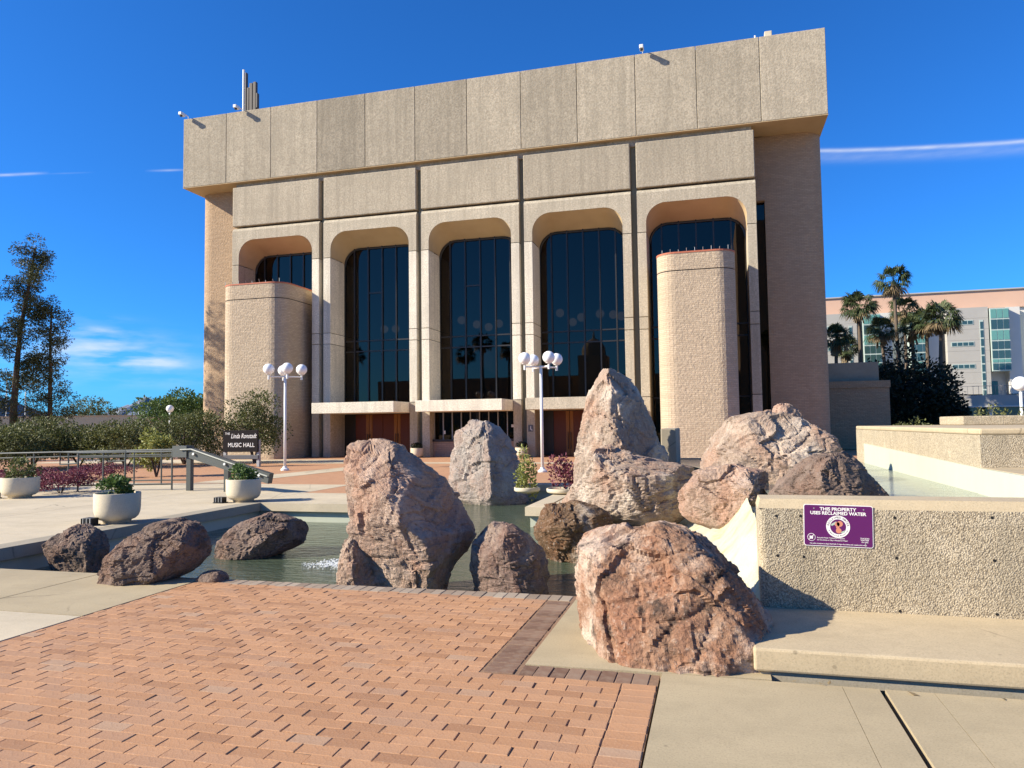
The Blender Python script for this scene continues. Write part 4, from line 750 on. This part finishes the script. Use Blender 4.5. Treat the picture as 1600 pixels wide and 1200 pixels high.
for i, (px_, Y, R, H) in enumerate(((1440, 24, .7, 1.1), (1500, 27, .9, 1.2), (1560, 22, 1.1, 1.6), (1600, 25, 1.2, 1.9), (1420, 30, .8, 1.2), (1640, 20, 1.2, 1.7))):
    p = at(px_, 650, Y); shrub(p.x, p.y, R, H+.3, ['dry shrub beside the palms', 'low dry shrub before the far building', 'twiggy shrub below the globe lamp', 'broad shrub overlapping the pole of the globe lamp', 'small shrub in front of the dark trees', 'large shrub beyond the raised planter'][i], 'leaf_olive', 70+i, 'shrubs beyond the upper pool', 14, 130, .09, 'shrub', 0)
# ================================================================== TREES
def trunk(g, pts, r0, r1): g.tube(pts, r0, 8, r1)
def tree(base, H, label, seed, spread=2.6, mat='leaf_tree', lean=(0, 0), nb=22, cnt=120, leaf=.16, z0=.22, group=None, conical=.55):
    r = random.Random(seed); o = empty('tree', base, label, 'tree', group); g = G(); tp = [(lean[0]*t*t*H, lean[1]*t*t*H, H*t*.96) for t in (0, .2, .4, .6, .8, 1)]
    tp = [(x+r.gauss(0, .05), y+r.gauss(0, .05), z-(.2 if z == 0 else 0)) for x, y, z in tp]; trunk(g, tp, H*.018, H*.004)
    bl = []
    for i in range(nb):
        t = z0+(1-z0)*(i+r.random())/nb; bx, by, bz = lean[0]*t*t*H, lean[1]*t*t*H, H*t*.95; a = r.uniform(0, 6.283); L = spread*(1-conical*t)*r.uniform(.5, 1.1)
        e = (bx+math.cos(a)*L, by+math.sin(a)*L, bz+L*r.uniform(.0, .4)); g.tube([(bx, by, bz), ((bx+e[0])/2, (by+e[1])/2, bz+L*.22), e], .03*H/12, 5, .008)
        for k in range(5): s = .22+.2*k; q = max(.35, L*r.uniform(.2, .36)); bl.append(((bx+(e[0]-bx)*s+r.gauss(0, .15), by+(e[1]-by)*s+r.gauss(0, .15), bz+(e[2]-bz)*s+r.uniform(-.35, .25)), (q, q, q*.75), cnt//5))
    bl.append(((tp[-1][0], tp[-1][1], H*.97), (spread*.22, spread*.22, H*.06), cnt)); foliage(g, 'trunk', 'bark', o); foliage(leaves(bl, leaf, seed, 0, .35, .3), 'crown', mat, o); return o
TG = 'tall feathery trees left of the hall'
a = at(20, 660, 40); tree((a.x, a.y, 0), 14.9, 'tall leaning feathery tree among the shrubs beyond the railing', 1, 3.0, 'leaf_tree', (.11, 0), 46, 400, .17, .17, TG)
a = at(78, 650, 41); tree((a.x, a.y, 0), 10.8, 'slender straight feathery tree next to the leaning tree', 2, 2.3, 'leaf_tree', (.0, 0), 32, 310, .17, .17, TG)
tree((-50.5, 36, 0), 15.5, 'upright feathery tree beyond the leaning tree, away from the hall', 3, 3.6, 'leaf_tree', (.02, 0), 32, 380, .22, .2, TG)
tree((-44, 29.6, 0), 18.5, 'tall tree casting its shadow on the brick corner tower', 4, 3.4, 'leaf_tree', (0, 0), 34, 200, .24, .2, TG)
for i, (px_, py_, Y, H, R, lb, m) in enumerate(((148, 640, 85, 5.6, 3.6, 'rounded olive tree beyond the beige wall', 'leaf_olive'), (112, 646, 90, 3.6, 3.2, 'low bushy tree beyond the beige wall', 'leaf_olive'), (268, 630, 62, 5.2, 3.4, 'bright green tree behind the beige wall corner', 'leaf_green'), (312, 630, 66, 5.6, 3.0, 'green tree next to the hall corner', 'leaf_green'))):
    a = at(px_, py_, Y); o = empty('round_tree', (a.x, a.y, 0), lb, 'tree', 'round trees beyond the beige wall'); g = G(); g.tube([(0, 0, -.2), (0, 0, H*.5)], .18, 7, .1); foliage(g, 'trunk', 'bark', o); foliage(leaves(clumps((0, 0, H*.62), R, H*.4, 26, 190, 80+i), .3, 80+i), 'crown', m, o)
# dark trees by the service block
for i, (px_, Y, H, R) in enumerate(((1395, 58, 6.4, 3.0), (1440, 60, 5.6, 2.8), (1360, 60, 5.5, 2.2), (1470, 57, 4.4, 1.4))):
    a = at(px_, 640, Y); o = empty('shade_tree', (a.x, a.y, 0), ['dense dark tree directly behind the service block', 'dense dark tree before the end of the office building', 'dark tree peeping over the service block', 'slim dark tree at the foot of the palms'][i], 'tree', 'dark trees beside the hall'); g = G(); g.tube([(0, 0, -.2), (0, 0, H*.5)], .2, 7, .1); foliage(g, 'trunk', 'bark', o); foliage(leaves(clumps((0, 0, H*.5), R, H*.5, 26, 210, 90+i), .28, 90+i), 'crown', 'leaf_dark', o)
# palms
def palm_mesh(seed, H, R):
    r = random.Random(seed); t = G(); t.tube([(0, 0, -.2), (r.gauss(0, .12), r.gauss(0, .1), H*.5), (0, 0, H)], .24, 9, .15); live, dead = G(), G()
    for i in range(46):
        a = r.uniform(0, 6.283); el_ = r.uniform(-.75, 1.3); d = Vector((math.cos(a)*math.cos(el_), math.sin(a)*math.cos(el_), math.sin(el_))); L = R*r.uniform(.75, 1.05); c = Vector((0, 0, H+.05)); hub = c+d*L*.5+Vector((0, 0, -.03*L)); s = d.cross(Vector((0, 0, 1))).normalized(); n = s.cross(d)
        tgt = dead if el_ < -.45 else live; k = len(tgt.v); w = .02; tgt.v += [tuple(c-s*w), tuple(c+s*w), tuple(hub+s*w), tuple(hub-s*w)]; tgt.f.append((k, k+1, k+2, k+3))
        for q in range(13):
            b = (q-6)/6*1.35; dd = (d*math.cos(b)+s*math.sin(b)+n*r.uniform(-.15, .1)).normalized(); tip = hub+dd*L*.52+Vector((0, 0, -.22*L*(.4+abs(b)))); md = hub+dd*L*.3; ww = dd.cross(n)*L*.035; k = len(tgt.v); tgt.v += [tuple(hub), tuple(md+ww), tuple(tip), tuple(md-ww)]; tgt.f.append((k, k+1, k+2, k+3))
    for i in range(26):
        a = r.uniform(0, 6.283); p = Vector((math.cos(a)*.22, math.sin(a)*.22, H-.1)); e = p+Vector((math.cos(a)*.35, math.sin(a)*.35, -r.uniform(.7, 1.7))); s = Vector((-math.sin(a), math.cos(a), 0))*.13; k = len(dead.v); dead.v += [tuple(p-s*.3), tuple(p+s*.3), tuple(e+s), tuple(e-s)]; dead.f.append((k, k+1, k+2, k+3))
    return t, live, dead
def palm(x, y, H, R, seed, label):
    o = empty('palm_tree', (x, y, 0), label, 'palm', 'fan palms'); t, l, d = palm_mesh(seed, H, R); foliage(t, 'trunk', 'palm_trunk', o); foliage(l, 'crown', 'leaf_palm', o); foliage(d, 'dead_fronds', 'leaf_dead', o); return o
for i, (px_, py_, Y, R, lb) in enumerate(((1396, 440, 66, 1.75, 'tallest fan palm in front of the far building'), (1341, 480, 62, 1.7, 'dark fan palm nearest the hall'), (1412, 484, 68, 1.6, 'fan palm right behind the tallest palm'), (1377, 518, 64, 1.5, 'short fan palm between the dark palm and the tallest palm'), (1447, 503, 63, 1.6, 'fan palm just inside the leaning outer palm'), (1470, 497, 61, 1.75, 'leaning outer fan palm in front of the grey facade'), (1425, 515, 65, 1.5, 'shaded fan palm in the middle of the palm group'), (1306, 530, 60, 1.5, 'fan palm half hidden by the hall corner'), (1322, 545, 63, 1.4, 'low dark fan palm above the service block'))):
    a = at(px_, py_, Y*1.36); palm(a.x, a.y, a.z, R*1.36, 20+i, lb)
# ================================================================== FAR LEFT AND FAR RIGHT
bw = empty('boundary_wall', (-60, 70, 0), 'long beige boundary wall beyond the shrubs', 'wall')
c0, c1, c2 = at(-60, 655, 62), at(226, 646, 70), at(345, 645, 76)
def wallseg(p, q, h, th, nm, mat, par, z0=0.0):
    d = (q-p); d.z = 0; n = Vector((-d.y, d.x, 0)).normalized()*th; P = [(p.x, p.y), (q.x, q.y), (q.x+n.x, q.y+n.y), (p.x+n.x, p.y+n.y)]; return rel(G().prism(P, z0, h).obj(nm, mat, par))
wallseg(c0, c1, 3.25, .4, 'wall', 'beige_stucco', bw); wallseg(c1+Vector((.02, 0, 0)), c2, 3.25, .4, 'wall', 'tan_stucco', bw); wallseg(c0+Vector((0, -.05, 0)), c1+Vector((0, -.05, 0)), 3.38, .5, 'coping', 'tan_stucco', bw, 3.25)
a = at(-5, 640, 95); hb = empty('grey_building', (a.x, a.y, 0), 'low grey building far behind the feathery trees', 'building'); G().box(-14, 6.5, 0, 12, 0, 3.9).obj('wall', 'roof_grey', hb); G().add([(-15, -.5, 3.9), (.5, -.5, 3.9), (.5, 12, 3.9), (-15, 12, 3.9), (-9, 5, 8), (-6, 5, 8)], [(0, 1, 5, 4), (1, 2, 5), (2, 3, 4, 5), (3, 0, 4)]).obj('roof', 'roof_grey', hb)
for px_, py0, Y, lb in ((11, 590, 75, 'thin pale pole beside the leaning tree'), (40, 612, 75, 'thin pale pole between the two feathery trees'), (217, 628, 95, 'thin pale pole in front of the distant mountain')):
    a = at(px_, py0, Y); tag(G().tube([(a.x, a.y, 0), (a.x, a.y, a.z)], .07, 6).obj('pole', 'white_paint'), lb, 'pole', 'thin poles beyond the wall')
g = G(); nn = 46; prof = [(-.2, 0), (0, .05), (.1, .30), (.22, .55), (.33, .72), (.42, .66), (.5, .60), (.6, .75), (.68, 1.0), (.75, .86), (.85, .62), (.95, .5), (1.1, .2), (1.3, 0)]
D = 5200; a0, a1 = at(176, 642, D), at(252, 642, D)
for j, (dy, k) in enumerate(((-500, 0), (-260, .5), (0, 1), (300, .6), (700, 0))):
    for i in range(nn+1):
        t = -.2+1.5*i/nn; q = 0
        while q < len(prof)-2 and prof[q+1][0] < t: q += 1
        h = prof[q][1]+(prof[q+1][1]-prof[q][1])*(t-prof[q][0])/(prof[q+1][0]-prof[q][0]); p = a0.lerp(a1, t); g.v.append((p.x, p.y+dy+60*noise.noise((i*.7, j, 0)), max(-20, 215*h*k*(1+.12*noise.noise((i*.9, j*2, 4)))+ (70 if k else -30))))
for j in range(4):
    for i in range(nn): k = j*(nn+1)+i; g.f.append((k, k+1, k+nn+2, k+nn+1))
tag(g.obj('mountain', 'mountain_haze', None, True), kind='structure')
# far office building on the right
FYB = 100.0; cb = empty('office_building', (30, FYB, 0), 'long four-storey office building with teal glazed bays beyond the palms', 'building')
def cp(x0, x1, y0, y1, z0, z1, nm, mat, par=cb): return rel(G().box(x0, x1, y0, y1, z0, z1).obj(nm, mat, par))
cp(11, 62, FYB+2, FYB+30, 0, 15.1, 'wall', 'court_white'); cp(10.9, 62, FYB+1.7, FYB+30.2, 15.12, 17.3, 'top_band', 'court_pink'); cp(10.8, 62, FYB+1.5, FYB+30.4, 17.3, 17.45, 'roof_edge', 'court_grey')
for bx in (13, 27.5, 44): 
    w = 4.5
    for zz in range(8): cp(bx, bx+w, FYB, FYB+2, 4.6+zz*1.31, 4.6+zz*1.31+1.295, 'stone_course', 'court_grey')
    for z in (13.05, 10.45, 7.75):
        f = cp(bx+.4, bx+2.9, FYB-.04, FYB+.1, z-.05, z+.5, 'strip_window', 'pale_frame')
        for q in range(4): cp(bx+.5+q*.6, bx+1.0+q*.6, FYB-.06, FYB-.041, z+.03, z+.42, 'pane', 'teal_glass', f)
    f = cp(bx+3.55, bx+3.95, FYB-.04, FYB+.1, 4.0, 13.5, 'slit_window', 'pale_frame')
    for q in range(9): cp(bx+3.6, bx+3.9, FYB-.06, FYB-.041, 4.2+q*1.03, 5.05+q*1.03, 'pane', 'teal_glass', f)
for bx in (18.2, 23.4, 32.15, 38.0, 49.5):
    f = cp(bx, bx+2.0, FYB-.2, FYB+2, 7.3, 14.85, 'glazed_bay', 'pale_frame')
    for z0, z1, m in ((13.6, 14.75, 'teal_panel'), (12.3, 13.5, 'teal_glass'), (11.0, 12.2, 'teal_panel'), (9.9, 10.9, 'teal_glass'), (8.8, 9.8, 'teal_glass'), (8.3, 8.75, 'teal_panel'), (7.4, 8.25, 'teal_glass')):
        for q in range(3): cp(bx+.06+q*.65, bx+.62+q*.65, FYB-.24, FYB-.201, z0+.04, z1-.04, 'pane', m, f)
    cp(bx+2.02, bx+3.4, FYB+.6, FYB+2, 4.6, 15.0, 'return_wall', 'court_white')
for q in range(14):
    cp(14+q*2.3, 14.9+q*2.3, FYB+1.9, FYB+1.99, 4.45, 6.2, 'lower_window', 'teal_glass')
cp(11, 62, FYB-6, FYB+1.9, 3.1, 4.3, 'podium', 'court_grey'); cp(10.8, 62, FYB-6.3, FYB+1.9, 2.95, 3.1, 'podium_edge', 'court_white'); cp(11, 62, FYB-4.5, FYB-4.4, 1.2, 2.95, 'podium_glass', 'teal_glass')
for q in range(9): cp(13+q*4.2, 13.35+q*4.2, FYB-5.8, FYB-5.45, 0, 2.95, 'podium_column', 'court_white')
cp(11, 62, FYB-5, FYB-4.6, 0, 1.2, 'podium_wall', 'court_grey')
for q in range(40): cp(14.5+q*.55, 14.53+q*.55, FYB-5.9, FYB-5.87, 4.3, 5.3, 'baluster', 'roof_grey')
cp(14.4, 36.6, FYB-5.91, FYB-5.85, 5.3, 5.36, 'handrail', 'roof_grey')
# ================================================================== BEHIND THE PHOTOGRAPHER (seen in the glass)
rb_ = empty('street_building', (-20, -70, 0), 'long low building across the street mirrored in the windows', 'building'); G().box(-50, 50, -10, 0, 0, 11.5).obj('wall', 'tan_stucco', rb_); G().box(-5.2, .2, -.6, 5, 0, 15).lathe([(2.4, 0), (2.3, 1.5), (1.6, 2.8), (.3, 3.5), (.05, 5)], (-2.5, 2.2, 15), 16).obj('domed_tower', 'beige_stucco', rb_)
tb = empty('office_tower', (14, -78, 0), 'tan high-rise mirrored in the fourth bay', 'building'); G().box(-9, 9, -9, 9, 0, 40).obj('wall', 'tan_stucco', tb)
for i, (x, y, h) in enumerate(((-46, -42, 15), (-41, -44, 14), (-37, -41, 15.5), (-33, -43, 14.2), (-29, -42, 13), (8, -40, 14), (-60, -40, 14))): palm(x, y, h, 2.2, 60+i, 'fan palm across the street, ' + ['mirrored at the edge of the second bay', 'next to the short mirrored palm', 'tallest in the mirrored row', 'between the tallest and the short mirrored palm', 'shortest in the mirrored row', 'mirrored alone beside the office tower', 'far out at the end of the mirrored row'][i])
